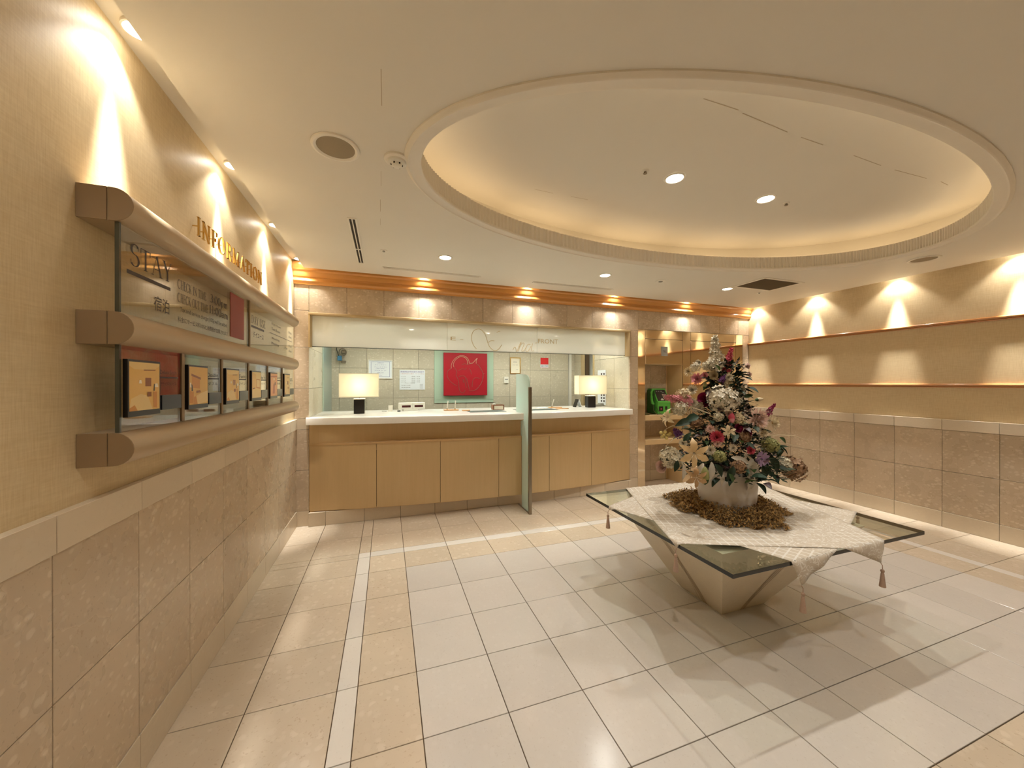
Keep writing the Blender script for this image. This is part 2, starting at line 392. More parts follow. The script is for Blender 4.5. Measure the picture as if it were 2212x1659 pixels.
# niche interior
nd=MB().box(NX0-.02,NX0,YF+.02,YF+.36,0,NZ1).box(NX1,NX1+.02,YF+.02,YF+.36,0,NZ1).box(NX0-.02,NX1+.02,YF+.34,YF+.36,0,NZ1).box(NX0-.02,NX1+.02,YF+.02,YF+.36,NZ1,NZ1+.02)
wn=struct('wall_niche', nd, M['shelf'], label='cream lining of the telephone niche')
for z0,z1,mk in ((0,.17,'stone_light'),(.17,.66,'stone'),(.72,1.03,'stone'),(1.1,1.5,'stone'),(1.5,NZ1,'stone')):
    slab(NX0,NX0+.36,z0,z1,mk,.012,par=wn,y=YF+.327); slab(NX0+.36,NX1-.03,z0,z1,mk,.012,par=wn,y=YF+.327)
for zc,lab in ((1.06,'upper cream stone shelf of the telephone niche, carrying the phone'),(.69,'lower empty cream stone shelf of the telephone niche')):
    top('niche_shelf', MB().cbox(NX0+.001,NX1-.001,YF+.0,YF+.33,zc-.045,zc+.035,.006), M['shelf'], lab,'shelf')
# cornice
cp=[(YF,2.668),(4.535,2.668),(4.530,2.684),(4.522,2.690),(4.514,2.704),(4.518,2.720),(4.526,2.733),(4.526,2.745),(4.512,2.752),(4.500,2.775),(4.497,2.80),(4.480,2.815),(4.478,2.90),(YF,2.90)]
struct('trim_3', MB().prism(cp,'x',XL+.001,XR-.001), M['cornice'], smooth=30, label='orange brown wooden cornice along the top of the front wall')

# window frame of the reception opening
wfm=tag(link('window_1',None,None,(1.3,YF,1.2)),kind='structure',label='beige frame and frosted fascia of the reception opening')
def fpart(nm,mb,mk,sm=False): return part(nm,mb,M[mk],wfm,sm)
fpart('frame_head',MB().prism([(YF-.018,OZ1-.004),(YF-.018,OZ1-.020),(YF-.006,OZ1-.026),(YF+.02,OZ1-.030),(YF+.12,OZ1-.030),(YF+.12,OZ1+.0),(YF-.004,OZ1+.004)],'x',OX0-.004,OX1+.004),'frame')
fpart('frame_jamb',MB().prism([(OX0-.004,YF-.004),(OX0+.012,YF-.016),(OX0+.026,YF+.01),(OX0+.026,YF+.05),(OX0-.004,YF+.05)],'z',1.98,OZ1-.02),'frame')
fpart('frame_jamb',MB().prism([(OX1+.004,YF-.004),(OX1-.012,YF-.016),(OX1-.040,YF+.01),(OX1-.060,YF+.05),(OX1+.004,YF+.05)],'z',1.98,OZ1-.02),'frame')
FX=[OX0+.026,.715,1.935,OX1-.062]
for a,b in zip(FX[:-1],FX[1:]): fpart('fascia_pane',MB().cbox(a+.002,b-.002,YF+.03,YF+.042,1.995,2.345,.001),'fascia')
fpart('fascia_edge',MB().box(FX[0],FX[-1],YF+.028,YF+.044,1.988,1.994),'glass_edge')

# ---------------------------------------------------------------- office behind the opening
YO=6.25
wo=struct('wall_office_back', MB().box(OX0-.2,OX1+.2,YO+.02,YO+.12,0,2.75), M['grout'], label='pale stone back wall of the reception office')
oj=[OX0]+[-.70+.4*k for k in range(10)]+[3.28]
zj=[0.4,.88,1.34,1.82,2.28,2.70]
for a,b in zip(oj[:-1],oj[1:]):
    for c,d in zip(zj[:-1],zj[1:]): slab(a,b,c,d,'stone_office',.02,par=wo,y=YO)
for c,d in zip(zj[:-1],zj[1:]): slab(3.335,OX1+.02,c,d,'stone_office',.02,par=wo,y=YO)
struct('trim_4', MB().box(3.284,3.335,YO-.03,YO+.02,0,2.7), M['white_plastic'], label='white vertical strip at the office corner')
ws=struct('wall_office_right', MB().box(OX1+.024,OX1+.12,YF+.1,5.55,0,2.75).box(OX1+.024,OX1+.12,5.90,YO+.1,0,2.75).box(OX1+.024,OX1+.12,5.55,5.90,2.3,2.75), M['grout'], label='stone side wall of the reception office, right')
def sslab(par,x,sg,y0,y1,z0,z1,mk='stone_office'):
    g=.0015; m=MB().cbox(min(x,x+sg*.02),max(x,x+sg*.02),y0+g,y1-g,z0+g,z1-g,.001); part('stone_panel',m,M[mk],par)
for c,d in ((.9,1.5),(1.5,1.978),(1.978,OZ1)):
    for a,b in ((YF+.024,4.96),(4.96,5.36),(5.36,5.55)): sslab(ws,OX1+.002,1,a,b,c,d)
    sslab(ws,OX1+.002,1,5.97,YO,c,d)
struct('trim_5', MB().box(OX1-.02,OX1+.03,5.90,5.97,0,2.32).box(OX1-.02,OX1+.03,5.535,5.56,0,2.32), M['frame'], label='pale frame of the office side doorway')
struct('wall_passage', MB().box(OX1+.30,OX1+.34,5.4,6.1,0,2.75).box(OX1+.12,OX1+.34,5.35,5.40,0,2.75).box(OX1+.12,OX1+.34,6.05,6.1,0,2.75).box(OX1+.1,OX1+.34,5.35,6.1,2.75,2.8), M['ceil'], label='dark passage behind the office doorway')
wsl=struct('wall_office_left', MB().box(OX0-.12,OX0-.022,YF+.1,YO+.1,0,2.75), M['grout'], label='stone side wall of the reception office, left')
for c,d in ((.9,1.524),(1.524,1.978),(1.978,OZ1)):
    for a,b in ((YF+.024,4.80),(4.80,5.20),(5.20,5.47),(5.47,YO)): sslab(wsl,OX0-.002,-1,a,b,c,d)
top('glass_wall_panel', MB().cbox(OX0,OX0+.012,5.47,YO-.02,.5,2.3,.001), M['frost_green'], 'green glass panel on the far left side wall of the office','glass panel')
struct('ceiling_office', MB().box(OX0-.15,OX1+.2,YF+.05,YO+.15,2.72,2.80), M['ceil'], label='white ceiling of the reception office')
struct('floor_office', MB().box(OX0-.15,OX1+.7,YF+.1,YO+.15,-.02,-.002), M['mat_grey'], label='floor behind the reception counter')

# ---------------------------------------------------------------- ceiling with oval recess
EX,EY,EA,EB=2.40,2.04,2.30,1.085
def ell(o,z,n=160,t0=0): return [(EX+(EA+o)*math.cos(2*PI*i/n+t0),EY+(EB+o)*math.sin(2*PI*i/n+t0),z) for i in range(n)]
def rect_ring(o,x0,x1,y0,y1,z):
    angs=sorted(set([2*PI*i/160 for i in range(160)]+[math.atan2(b-EY,a-EX)%(2*PI) for a in (x0,x1) for b in (y0,y1)]))
    inn=[];out=[]
    for a in angs:
        c,s_=math.cos(a),math.sin(a); r=1/math.sqrt((c/(EA+o))**2+(s_/(EB+o))**2); inn.append((EX+r*c,EY+r*s_,z))
        k=min([(x1-EX)/c if c>1e-9 else (x0-EX)/c if c<-1e-9 else 1e9, (y1-EY)/s_ if s_>1e-9 else (y0-EY)/s_ if s_<-1e-9 else 1e9]); out.append((EX+k*c,EY+k*s_,z))
    return inn,out
i0,o0=rect_ring(-.03,CX0,CX1,YB,CY1,HC); i1,o1=rect_ring(-.03,CX0,CX1,YB,CY1,HC+.05)
cm=MB().grid([i0,o0,o1,i1],closed_u=True,closed_v=True)
ce=struct('ceiling', cm, M['ceil'], label='cream painted ceiling with an oval recess')
e=MB().box(CX0,CX0+.02,YB,CY1,HC+.05,2.93).box(CX1-.02,CX1,YB,CY1,HC+.05,2.93).box(CX0+.02,CX1-.02,CY1-.02,CY1,HC+.05,2.93)
e.box(XL,CX0+.02,YB,YF,2.91,2.95).box(CX1-.02,XR,YB,YF,2.91,2.95).box(CX0,CX1,CY1-.02,YF,2.91,2.95)
part('light_slot',e,M['ceil'],ce)
prof=[(.010,HC+.001),(.010,2.802),(.002,2.797),(-.004,2.790),(-.012,2.788),(-.018,2.793),(-.022,2.795),(-.074,2.795),(-.080,2.800),(-.080,2.812),(-.03,2.816)]
part('recess_ring',MB().grid([ell(o,z) for o,z in prof],closed_u=True,closed_v=True),M['ceil_trim'],ce,smooth=40)
nfl=300; rows=[[],[],[],[]]
for i in range(nfl*4):
    a=2*PI*i/(nfl*4); k=(0,.010,.010,0)[i%4]; o=-.078+k
    for r,z,oo in ((0,2.81,o),(1,2.925,o),(2,2.925,-.05),(3,2.81,-.05)): rows[r].append((EX+(EA+oo)*math.cos(a),EY+(EB+oo)*math.sin(a),z))
part('fluted_band',MB().grid(rows,closed_u=True,closed_v=True),M['ceil_trim'],ce,label='fluted inner band of the oval recess')
dz=3.12
dm=MB().grid([ell(.22,2.86),ell(.22,dz),ell(-.45,dz+.004),ell(-1.06,dz+.004)],closed_u=True); n0=len(dm.v)-160; dm.f.append(tuple(range(n0,n0+160))); dm.m.append(0)
part('recess_panel',dm,M['ceil'],ce,smooth=30)
for k in range(14):
    a0=2*PI*(k+.06)/14; a1=2*PI*(k+.94)/14
    pts=[(EX+(EA+.05)*math.cos(a0+(a1-a0)*i/10),EY+(EB+.05)*math.sin(a0+(a1-a0)*i/10),2.885) for i in range(11)]
    part('cove_lamp',MB().tube(pts,.012,6),M['cove'],ce)
def crack(pts,z,wd=.004):
    m=MB()
    for (a,b) in zip(pts[:-1],pts[1:]):
        d=(Vector(b)-Vector(a)).normalized(); q=Vector((-d.y,d.x))*wd/2
        m.add([(a[0]-q.x,a[1]-q.y,z),(a[0]+q.x,a[1]+q.y,z),(b[0]+q.x,b[1]+q.y,z),(b[0]-q.x,b[1]-q.y,z)],[(0,1,2,3)])
    part('hairline_crack',m,M['crack'],ce)
crack([(-.02,1.52),(-.02,1.72)],HC-.0006,.003); crack([(-.03,2.25),(-.032,2.42)],HC-.0006,.002); crack([(-.04,2.60),(-.042,2.78)],HC-.0006,.003); crack([(-.045,2.9),(-.046,3.02)],HC-.0006,.002)
for a,b in [tuple((x*1.069,y*1.069) for x,y in ab) for ab in (((1.05,1.32),(1.22,1.36)),((1.52,1.44),(1.76,1.44)),((1.80,1.45),(2.18,1.475)),((2.3,1.48),(2.5,1.485)),((2.8,1.49),(3.1,1.50)),((3.25,1.50),(3.6,1.49)),((3.75,1.48),(4.0,1.50)))]: crack([a,b],dz+.0028,.005)
for a,b in (((1.07,2.69),(1.28,2.70)),((1.44,2.70),(1.6,2.70))): crack([a,b],dz+.0028,.004)

# ---------------------------------------------------------------- lamps
def spot(name,loc,target,power,color,angle,blend,parent=None,radius=.03):
    d=bpy.data.lights.new(name,'SPOT'); d.energy=power; d.color=color; d.spot_size=math.radians(angle); d.spot_blend=blend; d.shadow_soft_size=radius
    o=bpy.data.objects.new(name,d); COL.objects.link(o); off=wloc(parent) if parent else Vector((0,0,0)); o.parent=parent
    o.location=Vector(loc)-off; dr=Vector(target)-Vector(loc); o.rotation_euler=dr.to_track_quat('-Z','Y').to_euler(); return o
def downlight(x,y,z,label,group,power,r=.055,target=None,angle=125,blend=.6,color=WARM,bulb='bulb',tilt=0):
    t=thing('recessed_downlight',label,'downlight',(x,y,z),group)
    part('trim_ring',MB().lathe([(r*1.28,0),(r*1.25,-.004),(r*1.05,-.006),(r,-.004),(r*.98,0)],(x,y,z-.0005),32,cap=False),M['lamp_ring'],t,True)
    A=Matrix.Rotation(tilt,3,'X')
    part('bulb',MB().lathe([(r*.97,-.002),(r*.6,-.004),(0.0001,-.005)],(x,y,z+.0005),32,A,cap=False),M[bulb],t,True)
    spot('lamp_light',(x,y,z-.02),target or (x,y,0),power,color,angle,blend,t,.16 if bulb=='bulb_office' else .022 if power==P_DOME else .04)
    return t
for i,x in enumerate((.543,2.351,4.191)):
    n=('by the left ventilation slots','above the reception partition','beside the square air grille')[i]
    downlight(x,3.59,HC,'small round ceiling downlight near the front wall, '+n,'ceiling downlights',P_DOWN*.75)
for i,x in enumerate((.543,2.351,4.191)):
    downlight(x,.53,HC,'small round ceiling downlight behind the viewer, '+('left','middle','right')[i]+' of three','ceiling downlights',P_DOWN*1.35)
for i,x in enumerate((2.05,3.00)):
    downlight(x,2.205,dz+.003,('left','right')[i]+' of the two spotlights in the oval ceiling recess','recess spotlights',P_DOME,r=.06,angle=90,blend=.35)
    sx=(1.78,3.24)[i]
    t=thing('sprinkler_head','tiny sprinkler in the oval recess, '+('left','right')[i]+' of the two spotlights','sprinkler',(sx,2.203,dz+.003),'recess sprinklers')
    part('rosette',MB().lathe([(.026,0),(.025,-.003),(.012,-.005)],(sx,2.203,dz+.003),24),M['lamp_ring'],t,True)
    part('nozzle',MB().lathe([(.010,-.004),(.009,-.014),(.014,-.016),(.013,-.019),(.0001,-.019)],(sx,2.203,dz+.003),16),M['steel'],t,True)
SY=(4.40,3.53,2.65,1.75,.85,-.05)
def washer(x,y,label,group,target,power,beam,bang=25,bpow=20):
    t=thing('wall_washer_lamp',label,'slot light',(x,y,2.91),group)
    part('lamp_ring',MB().lathe([(.046,0),(.046,-.012),(.040,-.014),(.037,0)],(x,y,2.91),24,cap=False),M['lamp_ring'],t,True)
    part('bulb',MB().lathe([(.036,-.002),(.03,-.012),(.0001,-.015)],(x,y,2.91),24,cap=False),M['bulb_slot'],t,True)
    spot('lamp_light',(x,y,2.886),target,power,WARM,104,.45,t,.025); spot('beam_light',(x,y,2.886),beam,power*bpow,WARM,bang,1.0,t,.025)
names=('at the front corner','second from the front corner','third from the front corner','fourth from the front corner','fifth from the front corner','sixth from the front corner')
for k,y in enumerate(SY):
    washer(XL+.078,y,'halogen lamp in the left wall ceiling slot, '+names[k],'left slot lamps',(XL+.02,y,1.0),P_SLOT_L,(XL,y,1.6))
    washer(XR-.098,y,'halogen lamp in the right wall ceiling slot, '+names[k],'right slot lamps',(XR-.02,y,1.0),P_SLOT_R,(XR,y,1.6))
for k,x in enumerate((.426,1.753,3.086,4.40)):
    washer(x,YF-.125,'halogen lamp in the front ceiling slot, '+('above the left desk lamp','above the glass partition','above the right desk lamp','above the telephone niche')[k],'front slot lamps',(x,YF-.05,1.0),P_SLOT_F,(x,YF,2.42),46,2.2)
for k,x in enumerate((-.2,.85,1.9,2.95)):
    downlight(x,5.12,2.72,'office ceiling light behind the frosted fascia, number %s from the left'%('one','two','three','four')[k],'office ceiling lights',P_OFFICE,.06,color=COOL,bulb='bulb_office',angle=150,blend=.5)

# ---------------------------------------------------------------- ceiling fittings
for x,y,lab in ((-.25,2.10,'round ceiling speaker above the information sign side'),(5.03,2.10,'round ceiling speaker near the right wall')):
    t=thing('ceiling_speaker',lab,'speaker',(x,y,HC),'ceiling speakers')
    part('rim',MB().lathe([(.118,0),(.116,-.007),(.104,-.010),(.092,-.004),(.092,0)],(x,y,HC-.0005),48,cap=False),M['lamp_ring'],t,True)
    part('mesh_cover',MB().lathe([(.094,-.003),(.05,-.006),(.0001,-.007)],(x,y,HC-.0005),48,cap=False),M['speaker'],t,True)
x,y=.053,2.10
t=thing('smoke_detector','white round smoke detector beside the ceiling speaker','smoke detector',(x,y,HC))
part('base_plate',MB().lathe([(.066,0),(.066,-.010),(.060,-.014),(.052,-.015)],(x,y,HC-.0005),40),M['lamp_ring'],t,True)
part('sensor_head',MB().lathe([(.050,-.014),(.046,-.024),(.030,-.030),(.026,-.040),(.018,-.045),(.0001,-.046)],(x,y,HC-.0005),40),M['white_plastic'],t,True)
for k in range(6):
    a=2*PI*k/6; part('smoke_slot',MB().box(x+.028*math.cos(a)-.004,x+.028*math.cos(a)+.004,y+.028*math.sin(a)-.004,y+.028*math.sin(a)+.004,HC-.038,HC-.031),M['vent_dark'],t)
for (x,y,r,lab) in ((-.025,3.587,.026,'small round detector disc beside the left air slot'),(3.116,3.578,.05,'round cover plate on the ceiling between two downlights'),(4.777,3.60,.022,'tiny sprinkler in front of the square air grille')):
    t=thing('ceiling_disc',lab,'detector',(x,y,HC))
    part('disc',MB().lathe([(r*1.2,0),(r*1.15,-.004),(r*.8,-.006)],(x,y,HC-.0005),24),M['lamp_ring'],t,True)
    part('button',MB().lathe([(r*.5,-.005),(r*.45,-.013),(.0001,-.015)],(x,y,HC-.0005),20),M['grey_plastic'],t,True)
def slotvent(x0,x1,y0,y1,lab):
    t=thing('slot_diffuser',lab,'air vent',((x0+x1)/2,(y0+y1)/2,HC)); z1=HC-.0005; along='y' if y1-y0>x1-x0 else 'x'
    f=.012
    fm=MB().box(x0,x1,y0,y0+f,z1-.006,z1).box(x0,x1,y1-f,y1,z1-.006,z1).box(x0,x0+f,y0+f,y1-f,z1-.006,z1).box(x1-f,x1,y0+f,y1-f,z1-.006,z1)
    part('frame',fm,M['lamp_ring'],t); part('void',MB().box(x0+f,x1-f,y0+f,y1-f,z1-.001,z1),M['vent_dark'],t)
    if along=='y':
        xm=(x0+x1)/2; part('blade',MB().box(xm-.004,xm+.004,y0+f,y1-f,z1-.006,z1-.001),M['lamp_ring'],t); ym=y0+.62*(y1-y0); part('bridge',MB().box(x0+f,x1-f,ym-.008,ym+.008,z1-.007,z1-.001),M['lamp_ring'],t)
    else:
        ym=(y0+y1)/2; part('blade',MB().box(x0+f,x1-f,ym-.004,ym+.004,z1-.006,z1-.001),M['lamp_ring'],t)
slotvent(-.278,-.212,2.955,4.03,'long air slot in the ceiling running along the left wall')
slotvent(-.04,1.02,4.085,4.135,'narrow ceiling air slot in front of the cornice, left one')
slotvent(1.68,2.80,4.085,4.135,'narrow ceiling air slot in front of the cornice, right one')
t=thing('return_air_grille','square brown mesh air grille in the ceiling near the right wall','air vent',(4.48,3.27,HC))
x0,x1,y0,y1=4.15,4.81,3.05,3.49; z1=HC-.0005
part('frame',MB().box(x0,x1,y0,y0+.035,z1-.006,z1).box(x0,x1,y1-.035,y1,z1-.006,z1).box(x0,x0+.035,y0+.035,y1-.035,z1-.006,z1).box(x1-.035,x1,y0+.035,y1-.035,z1-.006,z1),M['lamp_ring'],t)
m=MB().box(x0+.035,x1-.035,y0+.035,y1-.035,z1-.001,z1)
for k in range(28): m.box(x0+.035,x1-.035,y0+.042+k*.0132,y0+.046+k*.0132,z1-.005,z1-.001)
part('mesh',m,M['grille'],t)

# ---------------------------------------------------------------- lettering helpers
TH,TN=.125,.03
def arc(cx,cy,rx,ry,a0,a1,n=20): return [(cx+rx*math.cos(math.radians(a0+(a1-a0)*i/n)),cy+ry*math.sin(math.radians(a0+(a1-a0)*i/n))) for i in range(n+1)]
def sf(x,y,w_=.15): return ([(x-w_,y),(x+w_,y)],TN)
GL={
'I':(.4,[([(.2,0),(.2,1)],TH),sf(.2,.015),sf(.2,.985)]),
'N':(.95,[([(.14,0),(.14,1)],TN),([(.80,0),(.80,1)],TN),([(.14,.99),(.80,.01)],TH),sf(.14,.015,.13),([(0,.985),(.2,.985)],TN),sf(.80,.985,.13)]),
'F':(.72,[([(.2,0),(.2,1)],TH),([(.05,.985),(.68,.985)],TN),([(.68,.99),(.67,.76)],TN),([(.2,.52),(.5,.52)],TN),([(.5,.62),(.5,.42)],TN),sf(.2,.015)]),
'E':(.74,[([(.2,0),(.2,1)],TH),([(.05,.985),(.66,.985)],TN),([(.66,.99),(.65,.78)],TN),([(.2,.52),(.48,.52)],TN),([(.48,.62),(.48,.42)],TN),([(.05,.015),(.68,.015)],TN),([(.68,.01),(.70,.24)],TN)]),
'O':(.95,[(arc(.46,.5,.40,.50,0,360,40),'a')]),
'C':(.86,[(arc(.46,.5,.40,.50,48,312,32),'a'),([(.74,.98),(.74,.74)],TN),([(.74,.12),(.76,.22)],TN)]),
'R':(.86,[([(.2,0),(.2,1)],TH),([(.05,.985),(.4,.985)],TN),(arc(.38,.745,.27,.245,90,-90,18),'a'),([(.2,.5),(.4,.5)],TN),([(.40,.5),(.74,.01)],TH*.9),sf(.2,.015),([(.66,.015),(.84,.015)],TN)]),
'M':(1.1,[([(.14,0),(.14,1)],TN),([(.16,.99),(.53,.02)],TH),([(.53,.02),(.90,.99)],TN),([(.92,0),(.92,1)],TH),sf(.14,.015,.13),sf(.92,.015),([(0,.985),(.2,.985)],TN),([(.86,.985),(1.06,.985)],TN)]),
'A':(.86,[([(.08,0),(.42,1)],TN),([(.42,1),(.76,0)],TH),([(.2,.33),(.62,.33)],TN),sf(.08,.015,.1),sf(.76,.015,.13)]),
'T':(.74,[([(.36,0),(.36,1)],TH),([(.03,.985),(.69,.985)],TN),([(.03,.99),(.02,.76)],TN),([(.69,.99),(.70,.76)],TN),sf(.36,.015)]),
'S':(.66,[(arc(.33,.75,.24,.25,35,180,14)+arc(.33,.745,.24,.21,180,262,8)[1:]+arc(.31,.255,.27,.28,82,0,10)[1:]+arc(.31,.255,.27,.255,0,-145,14)[1:],'a'),([(.55,.95),(.54,.75)],TN),([(.06,.08),(.05,.27)],TN)]),
'Y':(.82,[([(.1,.99),(.41,.45)],TH),([(.41,.45),(.72,.99)],TN),([(.41,0),(.41,.47)],TH),sf(.1,.985,.13),sf(.72,.985,.1),sf(.41,.015)]),
'H':(.95,[([(.2,0),(.2,1)],TH),([(.75,0),(.75,1)],TH),([(.2,.51),(.75,.51)],TN)]+[sf(a,b) for a in (.2,.75) for b in (.015,.985)]),
'K':(.9,[([(.2,0),(.2,1)],TH),([(.2,.38),(.70,.99)],TN),([(.38,.58),(.76,.01)],TH)]+[sf(.2,.015),sf(.2,.985),sf(.7,.985,.1),sf(.76,.015,.12)]),
'U':(.9,[([(.18,1),(.18,.3)],TH),(arc(.45,.3,.27,.3,180,360,18),'a'),([(.72,.3),(.72,1)],TN),sf(.18,.985),sf(.72,.985,.1)]),
'D':(.92,[([(.2,0),(.2,1)],TH),([(.05,.985),(.4,.985)],TN),([(.05,.015),(.4,.015)],TN),(arc(.38,.5,.42,.49,90,-90,26),'a')]),
'0':(.66,[(arc(.31,.5,.25,.5,0,360,32),'a')]),
'1':(.5,[([(.25,0),(.25,1)],TH),([(.08,.86),(.25,.99)],TN),sf(.25,.015)]),
'3':(.64,[(arc(.28,.745,.22,.245,140,-90,18),'a'),(arc(.28,.265,.27,.265,90,-140,20),'a')]),
':':(.3,[([(.13,.08),(.13,.2)],.12),([(.13,.5),(.13,.62)],.12)]),
'p':(.7,[([(.16,-.3),(.16,.64)],TH),(arc(.34,.32,.24,.32,0,360,26),'a'),sf(.16,-.29,.12)]),
'm':(1.05,[([(.16,0),(.16,.64)],TH),(arc(.34,.45,.15,.19,180,0,12),'a'),([(.49,.45),(.49,0)],TH),(arc(.67,.45,.15,.19,180,0,12),'a'),([(.82,.45),(.82,0)],TH)]),
'a':(.62,[(arc(.26,.46,.18,.18,160,0,12),'a'),([(.44,.46),(.44,0)],TH),(arc(.26,.18,.18,.18,0,360,20),'a')]),
' ':(.42,[])}
def ribbon(mb,pts,wd,fn):
    """pts in glyph space, fn maps (u,v,d) to world; makes a thin extruded strip"""
    n=len(pts); L=[];Rr=[]
    for i,(x,y) in enumerate(pts):
        a=pts[max(i-1,0)]; b=pts[min(i+1,n-1)]; dx,dy=b[0]-a[0],b[1]-a[1]; l=math.hypot(dx,dy) or 1
        ww=(TN+(TH*1.05-TN)*(abs(dy)/l)**1.5) if wd=='a' else wd
        nx,ny=-dy/l*ww/2,dx/l*ww/2; L.append((x+nx,y+ny)); Rr.append((x-nx,y-ny))
    rows=[[fn(*p,0) for p in L],[fn(*p,1) for p in L],[fn(*p,1) for p in Rr],[fn(*p,0) for p in Rr]]
    mb.grid(rows,closed_v=True); b=len(mb.v)-4*n
    mb.f.append((b,b+n,b+2*n,b+3*n)); mb.m.append(mb.mi); mb.f.append((b+n-1,b+2*n-1,b+3*n-1,b+4*n-1)); mb.m.append(mb.mi)
def serif(txt,o,u,v,width,height,depth,mb=None,gap=.06,each=None):
    """o: lower-left world point; u,v unit directions; depth vector"""
    o,u,v=Vector(o),Vector(u),Vector(v); dv=Vector(depth); tot=sum(GL[c][0] for c in txt)+gap*(len(txt)-1); sx=width/tot; x=0
    for c in txt:
        m=mb if each is None else MB()
        for pts,wd in GL[c][1]:
            ribbon(m,pts,wd,lambda a,b,d,x=x: o+u*((a+x)*sx)+v*(b*height)+dv*d)
        if each and GL[c][1]: each(c,m,o+u*(x*sx))
        x+=GL[c][0]+gap
    return mb
def sans(txt,o,u,v,width,height,mb,depth=(0,0,0)):
    """built-in font, outline fitted to the box o + width*u + height*v"""
    c=bpy.data.curves.new('t','FONT'); c.body=txt; c.size=1; c.resolution_u=2
    ob=bpy.data.objects.new('t',c); COL.objects.link(ob); dg=bpy.context.evaluated_depsgraph_get(); ev=ob.evaluated_get(dg); me=ev.to_mesh()
    vs=[p.co.copy() for p in me.vertices]; fs=[tuple(p.vertices) for p in me.polygons]; ev.to_mesh_clear(); bpy.data.objects.remove(ob); bpy.data.curves.remove(c)
    if not vs: return mb
    x0=min(p.x for p in vs); x1=max(p.x for p in vs); y0=min(p.y for p in vs); y1=max(p.y for p in vs)
    o,u,v=Vector(o)+Vector(depth),Vector(u),Vector(v)
    return mb.add([o+u*((p.x-x0)/(x1-x0)*width)+v*((p.y-y0)/(y1-y0)*height) for p in vs],fs)
def quad(mb,o,u,v,a0,a1,b0,b1,d=(0,0,0)):
    o=Vector(o)+Vector(d); u=Vector(u); v=Vector(v)
    return mb.add([o+u*a0+v*b0,o+u*a1+v*b0,o+u*a1+v*b1,o+u*a0+v*b1],[(0,1,2,3)])

# ---------------------------------------------------------------- information board on the left wall
UY,UZ=(0,1,0),(0,0,1)
BY0,BY1=1.589,4.06
board=thing('information_board','long wall board of three rounded champagne bars with glass panels between','sign board',(XL,2.82,1.30))
for z0 in (2.125,1.711,1.302):
    h=.111; prof=[(XL+.001,z0),(XL+.085,z0)]+[(XL+.093+.055*math.cos(a),z0+h/2+h/2*math.sin(a)) for a in [(-90+15*i)*PI/180 for i in range(13)]]+[(XL+.085,z0+h),(XL+.001,z0+h)]
    b=part('bar',MB().prism(prof,'y',BY0+.004,BY1),M['bar'],board,smooth=30)
    part('end_plate',MB().prism(prof[:1]+[(XL+.078,z0),(XL+.078,z0+h)]+prof[-1:],'y',BY0,BY0+.004),M['bar_end'],b)
    part('end_plate',MB().prism([(XL+.081,z0)]+prof[1:-1]+[(XL+.081,z0+h)],'y',BY0,BY0+.004),M['bar_end'],b)
GXs=XL+.104
def gpanel(y0,y1,z0,z1):
    return part('glass_panel',MB().box(GXs-.006,GXs,y0,y1,z0,z1),M['sign_glass'],board)
PXT=GXs+.0012
def txt(panel,items,mk):
    m=MB()
    for kind,s,y,z,wd,ht in items:
        if kind=='serif': serif(s,(PXT,y,z),UY,UZ,wd,ht,(.0004,0,0),m)
        elif kind=='sans': sans(s,(PXT,y,z),UY,UZ,wd,ht,m)
        else: quad(m,(PXT,0,0),UY,UZ,y,y+wd,z,z+ht)
    part('lettering',m,M[mk],panel)
# upper row
p=gpanel(1.607,2.832,1.822,2.125)
txt(p,[('serif','STAY',1.655,2.0,.265,.078),('bar','',1.637,1.965,.272,.014),('sans','宿泊',1.795,1.865,.105,.058)],'ink')
txt(p,[('serif','CHECK IN TIME',1.965,1.992,.265,.040),('serif','CHECK OUT TIME',1.965,1.934,.285,.040),('serif','3:00pm',2.275,1.998,.215,.042),('serif','11:00am',2.262,1.940,.235,.042),
       ('sans','Tax and service charge (10%) will be added.',1.985,1.890,.50,.026),('sans','料金にサービス料10%と消費税が加算されます',1.967,1.848,.525,.024)],'ink')
part('red_card',MB().box(GXs+.0005,GXs+.003,2.525,2.735,1.852,2.108),M['red_card'],p)
p=gpanel(2.848,4.05,1.822,2.125)
txt(p,[('serif','DAY USE',2.875,1.985,.30,.055),('sans','デイユース',2.91,1.895,.22,.040),('bar','',2.872,1.958,.27,.014),('bar','',3.28,1.972,.70,.004)],'ink_grey')
txt(p,[('sans',s,y,z,wd,.022) for s,y,z,wd in (('Single Room',3.33,2.04,.26),('Twin Room',3.33,2.0,.24),('Wedding',3.33,1.925,.22),('Meeting',3.33,1.885,.20),('Plan',3.72,1.885,.09),('Price',3.86,2.04,.10),('from',3.86,2.0,.10),('Price',3.86,1.915,.10),('from',3.86,1.87,.10))],'ink_grey')
part('mullion',MB().box(GXs-.012,GXs+.004,2.832,2.848,1.822,2.125),M['bar_end'],board)
part('glass_edge_strip',MB().box(GXs-.010,GXs+.002,1.598,1.607,1.413,1.711),M['glass_edge'],board); part('glass_edge_strip',MB().box(GXs-.010,GXs+.002,1.598,1.607,1.822,2.125),M['glass_edge'],board)
